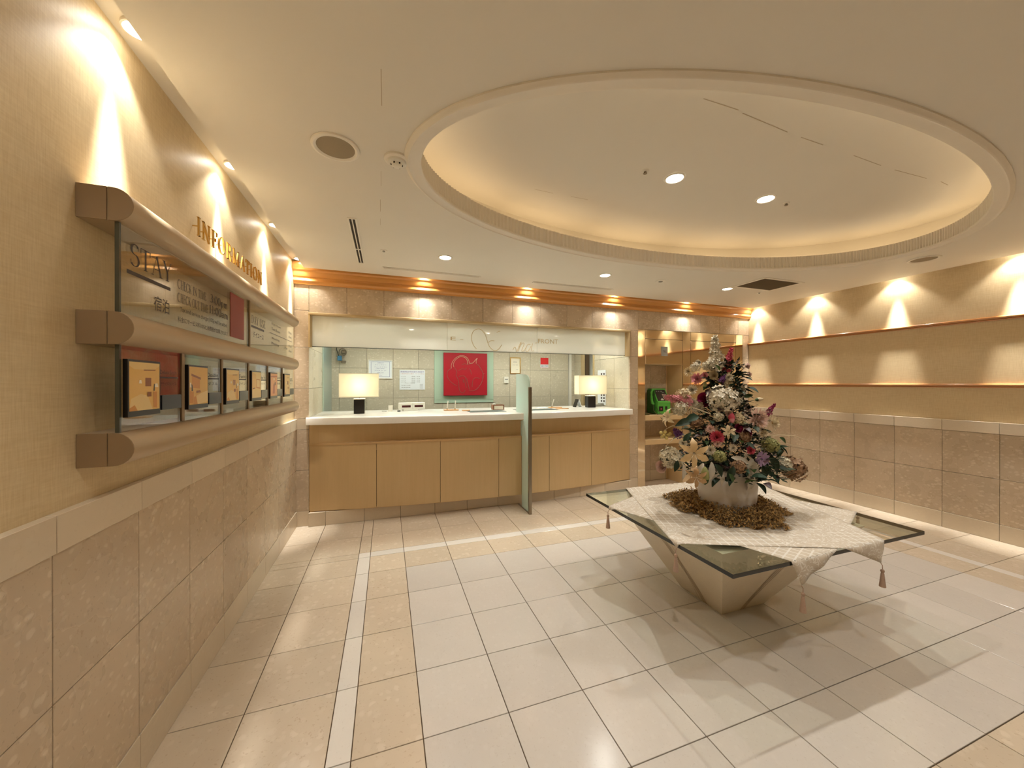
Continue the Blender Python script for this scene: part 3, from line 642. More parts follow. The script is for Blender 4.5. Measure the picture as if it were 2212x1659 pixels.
# lower row: six panels with room photographs
PH=[plain('photo_'+n,c,.35,var=.05) for n,c in (('wall_yellow',(236,190,104)),('wall_gold',(228,182,96)),('wall_light',(240,206,132)),('bed_linen',(238,206,140)),('brown',(150,88,44)),('orange_wood',(214,146,66)),('lamp_white',(250,238,214)),('dark',(70,58,44)),('pink',(226,150,96)),('rust',(188,92,60)))]
def photo(par,y0,z0,wd,ht,kind):
    m=MB(); O=(GXs+.0146,y0,z0)
    def pg(mi,*pts):
        m.mi=mi; d=.00012*(len(m.f)); m.add([(O[0]+d,y0+a*wd,z0+b*ht) for a,b in pts],[tuple(range(len(pts)))])
    base={0:0,1:1,2:0,3:2,4:8,5:2}[kind]; pg(base,(0,0),(1,0),(1,1),(0,1))
    if kind in (0,2,5):
        pg(2,(0,.92),(.15,.85),(.8,.85),(1,.95),(1,1),(0,1)); pg(4,(.5,.5),(.7,.5),(.7,.68),(.5,.68)); pg(3,(0,.04),(.26,0),(.75,0),(.58,.30),(.35,.34),(.05,.25))
        pg(5,(.0,0),(.25,0),(.16,.12),(0,.06)); pg(5,(.78,.05),(.9,.02),(.9,.38),(.76,.38)); pg(6,(.82,.48),(.95,.48),(.92,.56),(.84,.56)); pg(7,(.77,.40),(.82,.40),(.82,.55),(.79,.55)); pg(4,(.56,.28),(.70,.28),(.70,.38),(.56,.38)); pg(6,(.28,.56),(.38,.56),(.36,.63),(.30,.63)); pg(4,(.44,.85),(.84,.86),(.84,.84),(.44,.83))
    elif kind==1:
        pg(4,(.1,.82),(.6,.72),(.6,.66),(.1,.76)); pg(5,(.12,.45),(.55,.42),(.55,.66),(.12,.75)); pg(3,(.42,0),(1,.05),(1,.36),(.62,.30),(.34,.22)); pg(5,(.02,.05),(.2,.03),(.22,.34),(.02,.36)); pg(6,(.02,.46),(.10,.45),(.08,.58),(.02,.58)); pg(7,(.10,.36),(.18,.36),(.15,.52),(.10,.55)); pg(4,(.35,.30),(.6,.32),(.55,.38),(.35,.36)); pg(5,(.2,0),(.42,0),(.34,.22),(.22,.2))
    elif kind==3:
        pg(0,(.0,.3),(.45,.38),(.45,.9),(.0,1)); pg(5,(.45,.38),(.9,.34),(.9,.72),(.45,.74)); pg(2,(.5,.42),(.85,.4),(.85,.68),(.5,.70)); pg(3,(0,0),(1,0),(1,.2),(.5,.3),(0,.25)); pg(4,(.05,.34),(.3,.36),(.3,.40),(.05,.38))
    else:
        pg(9,(.3,.1),(.6,.1),(.62,.45),(.5,.6),(.38,.5)); pg(4,(.55,.45),(.8,.5),(.75,.62),(.6,.62)); pg(9,(0,.84),(1,.86),(1,.9),(0,.88)); pg(6,(.45,.7),(.55,.7),(.55,.8),(.45,.8))
    part('photo_print',m,PH,par)
for k in range(6):
    y0=1.607+.4068*k; y1=y0+.386
    p=gpanel(y0,y1,1.413,1.711)
    f=MB().box(GXs+.0005,GXs+.014,y0+.010,y0+.200,1.462,1.664)
    part('photo_frame',f,M['black'],p); photo(p,y0+.016,1.482,.178,.174,k)
    part('rate_plate',MB().box(GXs+.0005,GXs+.010,y0+.222,y0+.366,1.474,1.532),M['navy'],p)
    nm=('Deluxe Single','Double','Twin','Deluxe Twin','Japanese','Suite')[k]; jp=('デラックスシングル','ダブル','ツイン','デラックスツイン','和室','スイート')[k]
    txt(p,[('sans',nm,y0+.228,1.612,.120,.022),('bar','',y0+.218,1.600,.142,.007),('sans',jp,y0+.232,1.570,.112,.016)],'ink')
    if k<5: part('mullion',MB().box(GXs-.012,GXs+.004,y1,y1+.0208,1.413,1.711),M['bar_end'],board)
# gold letters on the wall
lt=thing('wall_lettering','row of gold serif letters spelling INFORMATION on the left wall','lettering',(XL,2.85,2.35))
def put(c,m,o):
    l=part('letter',m,M['gold'],lt)
    q=MB(); xs_=[p[1] for p in m.v]; zc=2.405; q.tube([(XL,(min(xs_)+max(xs_))/2,zc),(XL+.026,(min(xs_)+max(xs_))/2,zc)],.003,6); part('stud',q,M['gold'],l)
serif('INFORMATION',(XL+.024,2.33,2.352),UY,UZ,1.04,.098,(.008,0,0),None,.18,put)

# ---------------------------------------------------------------- reception counter
XC=(OX0+OX1)/2; HC2=(OX1-OX0)/2; RB=(HC2**2+.18**2)/.36
def fy(x): 
    d=min(abs(x-XC),HC2); return YF-(math.sqrt(RB*RB-d*d)-(RB-.18))
def bow(x0,x1,sec,n=14):
    """sec: closed section of (y offset from bow front, z) or ('abs',y,z)"""
    rows=[]
    for q in sec:
        rows.append([(x0+(x1-x0)*i/n, (fy(x0+(x1-x0)*i/n)+q[0]) if q[0]!='abs' else q[1], q[-1]) for i in range(n+1)])
    m=MB().grid(rows,closed_v=True); k=n+1; c=len(sec)
    m.f.append(tuple(r*k for r in range(c))[::-1]); m.m.append(0); m.f.append(tuple(r*k+n for r in range(c))); m.m.append(0)
    return m
ctr=thing('reception_counter','maple fronted bow shaped reception counter along the front wall','counter',(XC,4.45,0))
part('recess_panel',bow(OX0+.002,OX1-.002,[(.115,.80),(.115,1.118),('abs',YF-.002,1.118),('abs',YF-.002,.80)],28),M['maple'],ctr,smooth=30)
part('ledge',bow(OX0+.001,OX1-.001,[(-.006,.888),(-.006,.903),(-.002,.906),(.12,.906),(.12,.888)],28),M['maple_edge'],ctr,smooth=30)
seams=[OX0,-.11,.605,1.327,1.632,2.03,2.70,OX1]
for a,b in zip(seams[:-1],seams[1:]):
    part('front_panel',bow(a+.0025,b-.0025,[(0,.16),(0,.888),(.02,.888),(.02,.16)]),M['maple'],ctr,smooth=30)
part('underside',bow(OX0+.01,OX1-.01,[(.02,.15),(.02,.165),('abs',YF-.002,.165),('abs',YF-.002,.15)],20),M['maple_edge'],ctr)
pj_=[OX0]+[-.645,-.245,.154,.554,.954,1.354,1.754,2.154,2.554,2.954,3.354]+[OX1]
for a,b in zip(pj_[:-1],pj_[1:]):
    g=.0015; part('plinth_stone',MB().cbox(a+g,b-g,4.515,YF-.002,.001,.15,.001),M['stone_light'],ctr)
sec=[(-.030,1.119),(-.032,1.185),(-.029,1.194),(-.022,1.199),(-.010,1.2005),('abs',YF-.001,1.2005),('abs',YF-.001,1.119)]
cm=bow(OX0-.026,OX1+.03,sec,40); cm.box(OX0+.001,OX1-.001,YF-.001,5.50,1.12,1.2005)
ct=top('counter_top',cm,M['counter'],'long white stone counter top with rounded front edge','countertop',smooth=30)
# glass partition
PX=1.636
pt=thing('counter_partition','frosted green glass fin with steel front edge dividing the counter','partition',(PX,4.35,0))
gp=[(4.115,.012),(4.37,.012),(4.37,.90),(4.41,.92),(4.41,1.10),(4.30,1.12),(4.30,1.203),(4.585,1.203),(4.585,1.70)]
gp+=[(4.585-.01-.14*i,1.704-.006*i) for i in range(3)]+[(4.20,1.682),(4.16,1.667),(4.135,1.645),(4.120,1.61),(4.115,1.565),(4.115,1.53)]
part('glass_fin',MB().prism(gp,'x',PX-.006,PX+.006),M['frost_green'],pt)
part('edge_post',MB().cbox(PX-.019,PX+.019,4.083,4.116,0,1.535,.004),M['steel'],pt)
part('floor_channel',MB().box(PX-.010,PX+.010,4.116,4.50,0,.012),M['steel'],pt)

# things on the counter
ZC=1.2008
def desk_lamp(x,y,rot,label):
    t=thing('table_lamp',label,'lamp',(x,y,ZC),'counter lamps'); t.rotation_euler=(0,0,rot)
    def lp(nm,mb,mk,sm=False): return link(nm,mb.mesh(nm,M[mk],(0,0,0),sm),t)
    lp('base',MB().cbox(-.062,.062,-.062,.062,0,.178,.002),'black'); lp('collar',MB().cbox(-.066,.066,-.066,.066,.178,.188,.002),'cream_paper')
    lp('stem',MB().lathe([(.006,.188),(.006,.30),(.012,.30),(.012,.34)],(0,0,0),12),'steel',True)
    W,D,z0,z1=.228,.105,.208,.502; s=MB()
    for (a,b,c,d) in ((-W,W,-D,-D+.003),(-W,W,D-.003,D),(-W,-W+.003,-D+.003,D-.003),(W-.003,W,-D+.003,D-.003)): s.box(a,b,c,d,z0,z1)
    sh=lp('shade',s,'shade'); e=MB()
    for zz in (z0-.002,z1-.006):
        for (a,b,c,d) in ((-W-.001,W+.001,-D-.001,-D+.004),(-W-.001,W+.001,D-.004,D+.001),(-W-.001,-W+.004,-D,D),(W-.004,W+.001,-D,D)): e.box(a,b,c,d,zz,zz+.008)
    x2=link('shade_rim',e.mesh('shade_rim',M['cream_paper']),sh)
    lp('bulb',MB().lathe([(.0001,.30),(.02,.32),(.03,.36),(.02,.39),(.0001,.40)],(0,0,0),16),'bulb_office',True)
    d=bpy.data.lights.new('lamp_light','POINT'); d.energy=P_LAMP; d.color=(1,.92,.76); d.shadow_soft_size=.05; o=link('lamp_light',d,t,(0,0,.355))
desk_lamp(-.325,4.99,0.0,'left table lamp, wide cream shade on a black block')
desk_lamp(3.045,5.06,math.radians(-8),'right table lamp, wide cream shade on a black block')
def box_thing(name,label,cat,x0,x1,y0,y1,h,mk,c=.002,rot=0): return top(name,MB().cbox(x0,x1,y0,y1,ZC,ZC+h,c),M[mk],label,cat)
box_thing('paper_block','small white block of cards beside the left lamp','cards',.02,.075,5.16,5.20,.082,'white_plastic')
top('ball_pen',MB().tube([(-.06,5.2,ZC+.005),(.0,5.17,ZC+.005)],.004,8),M['grey_plastic'],'thin pen lying beside the white card block','pen')
t=thing('fee_display','cream display unit with two dark red number windows','display',(.33,5.25,ZC)); t.rotation_euler=(0,0,math.radians(9))
def lp2(nm,mb,mk,par=t): return link(nm,mb.mesh(nm,M[mk]),par)
lp2('foot',MB().cbox(-.12,.08,-.03,.05,0,.022,.003),'white_plastic'); bd=lp2('housing',MB().cbox(-.175,.175,-.03,.06,.022,.112,.005),'white_plastic')
for a in (-.14,.03): lp2('number_window',MB().box(a,a+.118,-.032,-.0295,.048,.078),'display',bd)
lp2('seam',MB().box(.006,.009,-.031,-.0295,.026,.108),'grey_plastic',bd)
top('key_holder',MB().cbox(.135,.175,5.12,5.15,ZC,ZC+.016,.003),M['black'],'small black clip on the counter before the display unit','clip')
def pen_stand(x,y,n,label,leans):
    t=thing('pen_stand',label,'pen stand',(x,y,ZC))
    part('base_plate',MB().cbox(x-.10,x+.10,y-.045,y+.045,ZC,ZC+.014,.003),M['wood_honey'],t)
    for i in range(n):
        px=x-.055+.11*i; le=leans[i]
        part('socket',MB().lathe([(.008,.014),(.007,.03)],(px,y,ZC),12),M['gold'],t,True)
        part('pen',MB().tube([(px,y,ZC+.028),(px+le*.5,y,ZC+.075),(px+le,y,ZC+.135)],.0075,8,lambda s:.7+.3*s),M['pen'],t,True)
pen_stand(.85,5.10,2,'honey wood stand holding two white pens near the red artwork',(.012,.005))
top('wood_tray',MB().cbox(.985,1.09,4.96,5.02,ZC,ZC+.012,.003),M['wood_honey'],'flat honey wood money tray by the two pen stand','tray')
pen_stand(2.46,5.12,1,'honey wood stand holding one white pen right of the partition',(.035,))
top('wood_tray',MB().cbox(2.36,2.56,4.86,4.90,ZC,ZC+.010,.003),M['wood_honey'],'thin wooden ruler tray before the single pen stand','tray')
top('desk_mat',MB().cbox(1.03,1.52,4.66,4.92,ZC,ZC+.004,.0015),M['mat_grey'],'grey green writing mat left of the partition','desk mat')
top('desk_mat',MB().cbox(1.72,2.32,4.72,4.98,ZC,ZC+.004,.0015),M['mat_grey'],'grey green writing mat right of the partition','desk mat')
t=thing('memo_box','brown wooden memo box with cream paper near the partition','memo box',(1.50,4.97,ZC+.004))
part('tray',MB().box(1.42,1.585,4.96,4.97,ZC+.004,ZC+.074).box(1.42,1.43,4.97,5.06,ZC+.004,ZC+.074).box(1.575,1.585,4.97,5.06,ZC+.004,ZC+.074).box(1.43,1.575,5.05,5.06,ZC+.004,ZC+.074),M['wood_brown'],t)
part('card_front',MB().box(1.435,1.57,4.957,4.96,ZC+.012,ZC+.062),M['cream_paper'],t); part('eraser',MB().cbox(1.43,1.465,4.98,5.03,ZC+.05,ZC+.092,.003),M['white_plastic'],t)
top('paper_stack',MB().cbox(2.18,2.34,5.10,5.24,ZC,ZC+.012,.002),M['white_paper'],'small stack of white paper behind the right writing mat','paper')
t=thing('tent_card','black and white folded tent card left of the right lamp','tent card',(2.93,5.22,ZC))
part('card_side',MB().prism([(2.845,ZC),(2.852,ZC),(2.902,ZC+.125),(2.895,ZC+.125)],'y',5.17,5.27),M['black'],t); part('card_side',MB().prism([(2.952,ZC),(2.959,ZC),(2.905,ZC+.125),(2.899,ZC+.125)],'y',5.17,5.27),M['white_paper'],t)
t=thing('wall_plate','pale blue grey wall plate with two columns of dark squares behind the right lamp','wall plate',(OX1-.004,5.297,ZC+.02))
part('board',MB().cbox(OX1-.010,OX1+.001,5.179,5.416,ZC+.02,1.80,.002),M['white_paper'],t); m=MB()
for i in range(10):
    for j in range(2): m.box(OX1-.012,OX1-.0099,5.204+.075*j,5.241+.075*j,ZC+.07+.05*i,ZC+.10+.05*i)
part('key_squares',m,M['ink'],t)
top('ink_pad',MB().cbox(3.20,3.32,5.16,5.24,ZC,ZC+.035,.003),M['grey_plastic'],'low grey box directly behind the right lamp base','box')
top('stapler_box',MB().cbox(3.335,3.395,5.22,5.31,ZC,ZC+.05,.004),M['grey_plastic'],'small grey box at the right end of the counter','box')

# ---------------------------------------------------------------- things on the office back wall
YW=YO-.0005
t=thing('wall_artwork','red square panel with gold line drawing on a green glass back plate','artwork',(1.28,YW,1.25))
part('back_plate',MB().cbox(.758,1.79,YW-.014,YW,1.245,2.22,.002),M['green_pane'],t); part('plate_shelf',MB().box(.758,1.79,YW-.020,YW-.014,1.302,1.310),M['green_pane'],t)
ap=part('red_panel',MB().cbox(.905,1.66,YW-.075,YW-.045,1.372,2.098,.003),M['art_red'],t)
for xx in (1.0,1.56): part('standoff',MB().box(xx-.01,xx+.01,YW-.046,YW-.014,1.72,1.76),M['steel'],t)
def ac(px,py): return (.905+(px-212)/(1405-212)*.755, YW-.0762, 2.098-(py-160)/(1310-160)*.726)
strokes=[[(415,580),(415,490),(450,400),(520,310),(610,250),(700,235),(790,250),(860,310),(895,380),(905,430),(990,430),(1050,370),(1125,290),(1095,360),(1095,440)],
[(480,540),(470,470),(500,390),(560,320),(640,270),(710,262),(790,290),(840,350),(852,420),(850,470)],
[(1100,460),(1160,490),(1220,580),(1270,670),(1290,760),(1280,860),(1240,970),(1180,1060),(1120,1130),(1040,1175),(950,1190),(890,1180)],
[(1320,700),(1290,740),(1270,860)],[(415,580),(330,640),(300,720),(320,830),(380,920),(470,1000),(560,1050)],[(480,540),(540,620),(560,700),(540,760),(580,850),(610,960),(620,1080),(640,1180),(700,1240),(760,1220),(790,1160)],
[(620,800),(700,780),(760,790),(800,830),(810,920),(800,1020),(820,1100)],[(830,840),(850,950),(880,1060),(900,1150)],[(610,640),(700,590),(780,600),(830,560)],[(900,580),(940,640),(960,740)],[(980,1080),(990,960),(1010,880),(1080,830),(1180,850)],[(700,480),(780,450),(850,470),(960,440)],[(730,870),(735,960)],[(760,880),(765,960)]]
m=MB()
for si,s_ in enumerate(strokes):
    m.mi=0 if si<2 else 1
    P_=[ac(*q) for q in s_]; S=[]
    for i in range(len(P_)-1):
        p0=Vector(P_[max(i-1,0)]);p1=Vector(P_[i]);p2=Vector(P_[i+1]);p3=Vector(P_[min(i+2,len(P_)-1)])
        for k in range(4):
            u=k/4; S.append(.5*((2*p1)+(p2-p0)*u+(2*p0-5*p1+4*p2-p3)*u*u+(3*p1-p0-3*p2+p3)*u**3))
    S.append(Vector(P_[-1])); m.tube(S,.0042 if si<2 else .0055,5)
part('line_drawing',m,[M['gold_line'],M['gold_dim']],ap)
UX=(1,0,0)
def notice(name,x0,x1,z0,z1,label,mk,build,frame=None):
    t=thing(name,label,'notice',((x0+x1)/2,YW,z0))
    if frame:
        part('frame',MB().box(x0-.012,x1+.012,YW-.018,YW,z0-.012,z0).box(x0-.012,x1+.012,YW-.018,YW,z1,z1+.012).box(x0-.012,x0,YW-.018,YW,z0,z1).box(x1,x1+.012,YW-.018,YW,z0,z1),M[frame],t)
    s=part('sheet',MB().box(x0,x1,YW-.006,YW,z0,z1),M[mk],t); build(s,x0,x1,z0,z1)
def lines(s,rows,mk,x0,z1):
    m=MB()
    for tx,x,z,wd,ht in rows: sans(tx,(x,YW-.0068,z),UX,UZ,wd,ht,m)
    part('lettering',m,M[mk],s)
M['ink_blue']=plain('blue_print_ink',(112,112,164),.6); M['ink_purple']=plain('purple_print_ink',(116,96,160),.6); M['ink_red']=plain('red_print_ink',(190,96,96),.6); M['sticker_red']=plain('bright_red_sticker',(214,32,36),.4)
def n1(s,x0,x1,z0,z1):
    lines(s,[('お知らせ',x0+.13,z1-.045,.09,.018),('チェックイン',x0+.09,z1-.075,.17,.013),('チェックアウト',x0+.08,z1-.11,.19,.013),('ご宿泊のお客様へ',x0+.10,z1-.135,.14,.013),('フロント',x0+.08,z1-.165,.18,.013),('ご案内申し上げます',x0+.12,z1-.20,.10,.013),('ホテル',x0+.14,z0+.035,.06,.015)],'ink_blue',x0,z1)
    m=MB(); 
    for (a,b,c,d) in ((.03,.034,.02,.26),(.31,.314,.02,.26),(.03,.314,.02,.023),(.03,.314,.257,.26)): quad(m,(x0,YW-.0068,z0),UX,UZ,a,b,c,d)
    part('border_line',m,M['ink_blue'],s)
notice('framed_notice',-.267,.078,1.665,1.945,'pale blue framed notice partly behind the left lamp shade','white_paper',n1,'white_plastic')
def n2(s,x0,x1,z0,z1):
    lines(s,[('期間限定特別割引実施中',x0+.015,z1-.045,.375,.030)],'ink_purple',x0,z1); lines(s,[('ご宿泊料金のご案内　サービス料込',x0+.015,z1-.07,.375,.014)],'ink_red',x0,z1)
    R=[]
    for i in range(4): R+=[('シングル',x0+.02,z1-.115-.03*i,.08,.014),('¥8,400',x0+.19,z1-.115-.03*i,.06,.014),('¥9,700',x0+.27,z1-.115-.03*i,.055,.014)]
    R+=[('デイユース料金表',x0+.08,z1-.225,.16,.018),('10:00-15:00',x0+.03,z1-.26,.14,.013),('15:00-20:00',x0+.03,z1-.295,.14,.013)]+[('¥4,000',x0+.32,z1-.245-.02*i,.05,.012) for i in range(4)]
    lines(s,R,'ink_grey',x0,z1)
notice('price_notice',.199,.605,1.475,1.80,'white price notice with a purple Japanese heading left of the red artwork','white_paper',n2)
notice('framed_certificate',2.115,2.29,1.765,2.035,'thin gold framed cream certificate right of the red artwork','cream_paper',lambda s,x0,x1,z0,z1: lines(s,[('認定証',x0+.05,z1-.08,.07,.02),('フロント様',x0+.04,z1-.13,.09,.014),('平成',x0+.10,z0+.06,.04,.012)],'ink_grey',x0,z1),'gold')
def n3(s,x0,x1,z0,z1):
    part('red_square',MB().box(x0,x1,YW-.0075,YW-.006,z0+.062,z1),M['sticker_red'],s); m=MB(); sans('SECOM',(x0+.008,YW-.0068,z0+.014),UX,UZ,x1-x0-.016,.036,m); part('lettering',m,M['ink'],s); part('red_underline',MB().box(x0,x1,YW-.0075,YW-.006,z0,z0+.005),M['sticker_red'],s)
notice('security_sticker',2.70,2.86,1.868,2.055,'small red and white security sticker on the office back wall','white_paper',n3)
t=thing('thermostat','small white wall thermostat beside the glass partition','thermostat',(2.02,YW,1.58)); part('body',MB().cbox(1.985,2.07,YW-.03,YW,1.58,1.70,.006),M['white_plastic'],t); part('dial',MB().box(2.0,2.055,YW-.032,YW-.03,1.64,1.66),M['grey_plastic'],t)
t=thing('corner_device','small chrome and blue device with a black cable in the office corner','device',(-.66,YW,1.93))
part('blue_motor',MB().cbox(-.715,-.655,YW-.09,YW-.03,1.93,2.005,.006),plain('blue_plastic',(70,130,170),.4),t)
for k in range(3): part('wire_ring',MB().tube([(-.64+.05*math.cos(2*PI*i/16),YW-.06-.03*k,2.06+.055*math.sin(2*PI*i/16)) for i in range(17)],.004,6),M['steel'],t,True)
part('fan_hub',MB().lathe([(.0001,-.03),(.035,-.02),(.035,.03),(.0001,.045)],(-.62,YW-.1,2.06),16,Matrix.Rotation(-PI/2,3,'Y')),M['steel'],t,True)
part('bracket',MB().cbox(-.67,-.60,YW-.05,YW,1.90,1.93,.004),M['steel'],t)
part('cable',MB().tube([(-.70,YW-.04,2.0),(-.73,YW-.04,2.1),(-.72,YW-.03,2.22),(-.70,YW-.03,2.35),(-.70,YW-.02,2.6)],.006,6),M['black'],t,True)
t=thing('fascia_script','faint gold script and the word FRONT engraved on the frosted fascia','lettering',(1.4,YF+.028,2.03)); m=MB()
yy=YF+.0285
def fc(px,py):  # traced script, in units of the crop of the fascia
    return Vector((1.02+(px-160)/2212*1.72*1.0, yy, 2.165+(290-py)*.00078))
for s_ in ([(250,470),(200,410),(170,320),(175,240),(205,180),(260,150),(320,150),(370,190),(410,250),(435,330),(470,420),(530,480),(590,490),(650,450),(690,390)],[(455,360),(500,330),(560,330)],[(600,190),(640,165),(660,170)],[(890,470),(920,420),(940,440),(960,500),(1000,400),(1040,330),(1010,430),(980,490)],[(1000,420),(1060,350),(1095,360),(1060,440),(1050,490),(1090,470),(1130,420)],[(1210,370),(1160,370),(1130,430),(1135,490),(1170,480),(1220,400)],[(1250,350),(1230,430),(1240,480),(1270,470)],[(1300,340),(1340,335)]):
    P_=[fc(*q) for q in s_]; S=[]
    for i in range(len(P_)-1):
        p0=P_[max(i-1,0)];p1=P_[i];p2=P_[i+1];p3=P_[min(i+2,len(P_)-1)]
        for k in range(4): u=k/4; S.append(.5*((2*p1)+(p2-p0)*u+(2*p0-5*p1+4*p2-p3)*u*u+(3*p1-p0-3*p2+p3)*u**3))
    S.append(P_[-1]); m.tube(S,.0035,5)
sans('FRONT',(1.95,yy,2.125),UX,UZ,.30,.062,m); sans('E -',(.76,yy,2.12),UX,UZ,.16,.045,m)
part('script_line',m,M['ink_gold'],t)

# ---------------------------------------------------------------- telephone
pz=1.0955; x0,x1,y0,y1=3.985,4.225,4.635,4.87
t=thing('payphone','bright green public telephone on the niche shelf','telephone',(4.10,4.75,pz))
sp=[(y0,pz+.01),(y0,pz+.175),(y0-.012,pz+.19),(y0-.010,pz+.205),(y0+.012,pz+.205),(y0+.115,pz+.392),(y0+.125,pz+.40),(y1,pz+.40),(y1,pz+.01)]
part('body',MB().prism(sp,'x',x0,x1),M['phone'],t,smooth=25)
d=Vector((0,.103,.187)).normalized(); nrm=Vector((0,-d.z,d.y)); o=Vector((x0+.018,y0+.0145,pz+.210))
def slant(mb,a0,a1,b0,b1,h): 
    vs=[]
    for hh in (0.0,h):
        for (a,b) in ((a0,b0),(a1,b0),(a1,b1),(a0,b1)): vs.append(o+Vector((a,0,0))+d*b+nrm*hh)
    return mb.add(vs,[(0,1,2,3),(4,5,6,7),(0,1,5,4),(1,2,6,5),(2,3,7,6),(3,0,4,7)])
pn=part('control_panel',slant(MB(),0,x1-x0-.036,0,.195,.002),M['phone_dark'],t)
m=MB()
for i in range(4):
    for j in range(3): slant(m,.118+.026*j,.136+.026*j,.030+.024*i,.045+.024*i,.006)
part('key_pad',m,M['keys'],pn); m=MB(); slant(m,.06,.115,.008,.026,.004); slant(m,.075,.10,.026,.040,.004); part('coin_label',m,M['white_plastic'],pn); m=MB(); slant(m,.11,.14,.16,.172,.004); slant(m,.13,.17,.14,.150,.004); slant(m,.03,.045,.16,.172,.004); slant(m,.07,.085,.16,.172,.004); part('panel_marks',m,M['grey_plastic'],pn)
part('card_window',MB().box(x0+.02,x0+.10,y0-.003,y0,pz+.05,pz+.125),M['phone_dark'],t); part('card_mark',MB().box(x0+.05,x0+.075,y0-.0045,y0-.003,pz+.075,pz+.095),M['ink_red'],t); part('coin_return',MB().box(x0+.14,x0+.18,y0-.003,y0,pz+.07,pz+.125),M['phone_dark'],t)
hs=[(x0-.02,y0+.075,pz+.165),(x0-.045,y0+.07,pz+.175),(x0-.058,y0+.068,pz+.22),(x0-.060,y0+.072,pz+.28),(x0-.055,y0+.078,pz+.335),(x0-.042,y0+.085,pz+.372),(x0-.02,y0+.09,pz+.378)]
part('handset',MB().tube(hs,.021,12,lambda s:1.25-.45*math.sin(PI*s)),M['phone'],t,True)
part('cradle',MB().cbox(x0-.03,x0,y0+.05,y1-.02,pz+.01,pz+.38,.008),plain('dark_green_plastic',(36,92,26),.4),t)
part('cord',MB().tube([(x0-.03,y0+.07,pz+.16),(x0-.05,y0+.04,pz+.06),(x0-.03,y0-.03,pz+.0),(x0+.0,YF-.02,pz-.06),(x0+.03,YF-.022,pz-.13),(x0+.045,YF-.021,pz-.15),(x0+.058,YF-.02,pz-.11),(x0+.05,YF-.02,pz-.03),(x0+.01,y0-.03,pz+.03),(x0-.012,y0+.03,pz+.12)],.0045,6),M['cord'],t,True)
top('phone_book',MB().cbox(3.70,3.80,4.60,4.80,pz,pz+.03,.004),M['cord'],'small dark directory at the left end of the phone shelf','book')
t=thing('telephone_sign','small grey TEL sign on the mirror above the telephone','sign',(4.045,YF,2.0)); part('plate',MB().box(3.985,4.105,YF-.003,YF+.0015,2.0,2.145),M['grey_plastic'],t); m=MB(); sans('TEL',(4.01,YF-.0038,2.055),UX,UZ,.07,.03,m); part('lettering',m,M['ink'],t)

# ---------------------------------------------------------------- table
TX0,TX1,TY0,TY1,TZ=1.61,3.235,1.345,2.745,.64
tb=thing('pedestal_table','glass topped table on an inverted pyramid of pale stone','table',(2.40,2.06,0))
B0=[(2.165,1.893,0),(2.56,1.893,0),(2.56,2.262,0),(2.165,2.262,0)]; B1=[(1.79,1.56,.617),(3.06,1.56,.617),(3.06,2.555,.617),(1.79,2.555,.617)]
ba=part('pyramid_base',MB().add(B0+B1,[(3,2,1,0),(4,5,6,7),(0,1,5,4),(1,2,6,5),(2,3,7,6),(3,0,4,7)]),M['table_base'],tb)
def face_stripe(bl,br,tl,tr,s0,s1,wd):
    bl,br,tl,tr=map(Vector,(bl,br,tl,tr)); nrm=(br-bl).cross(tl-bl).normalized(); m=MB(); q=[]
    for k in range(9):
        t_=k/8; L=bl.lerp(tl,t_); R_=br.lerp(tr,t_); s=s0+(s1-s0)*t_; p=L.lerp(R_,s); e=(R_-L).normalized()*wd/2
        q.append((p-e,p+e))
    for sg in (nrm,):
        m.grid([[a+sg*.0012 for a,b in q],[b+sg*.0012 for a,b in q]]); m.grid([[a-sg*.001 for a,b in q],[b-sg*.001 for a,b in q]])
    return m
for (i,j) in ((3,0),(0,1),(1,2),(2,3)):
    for k in range(3):
        a,b=(.60+.035*k,.30+.022*k) if i in (3,1) else (.42+.035*k,.60+.022*k)
        part('inlay_line',face_stripe(B0[i],B0[j],B1[i],B1[j],a,b,.006),M['groove'],ba)
    part('joint_line',face_stripe(B0[i],B0[j],B1[i],B1[j],.5,.5,.003),M['groove'],ba) if i in (3,0) else None
g=MB(); g.box(TX0,TX1,TY0,TY1,TZ-.022,TZ); g.m=[0,0,1,1,1,1]
part('glass_top',g,[M['table_glass'],M['dark_edge']],tb)

# cloths
def cloth_mat(name,c1,c2,ang):
    t=NT(name); tc=t.n('TexCoord'); mp=t.n('Mapping'); t.l(tc.outputs['Object'],mp.inputs[0]); mp.inputs['Rotation'].default_value=(0,0,ang); v=mp.outputs[0]
    br=t.n('TexBrick'); t.l(v,br.inputs['Vector']); br.offset=0; br.squash=1
    for k,x in (('Scale',1.0),('Mortar Size',.0045),('Mortar Smooth',.1),('Brick Width',.046),('Row Height',.046)): br.inputs[k].default_value=x
    br.inputs['Color1'].default_value=(0,0,0,1); br.inputs['Color2'].default_value=(0,0,0,1); br.inputs['Mortar'].default_value=(1,1,1,1)
    ck=t.n('TexChecker'); t.l(v,ck.inputs[0]); ck.inputs['Scale'].default_value=2.6; ck.inputs[1].default_value=(0,0,0,1); ck.inputs[2].default_value=(1,1,1,1)
    wv=t.n('TexNoise'); t.l(v,wv.inputs['Vector']); wv.inputs['Scale'].default_value=16; wv.inputs['Distortion'].default_value=2.2; wv.inputs['Detail'].default_value=1
    sw=t.ramp(wv.outputs['Fac'],[(.47,0.0),(.50,1.0),(.54,1.0),(.57,0.0)])
    pat=t.mix(ck.outputs[0],br.outputs[0],sw)
    t.col(t.mix(pat,lin(*c1),lin(*c2))); t.set(Roughness=t.ramp(pat,[(0,.7),(1,.42)]),Sheen_Weight=.2,Specular_IOR_Level=.3); t.bump(pat,.25,.0015); return t.mat
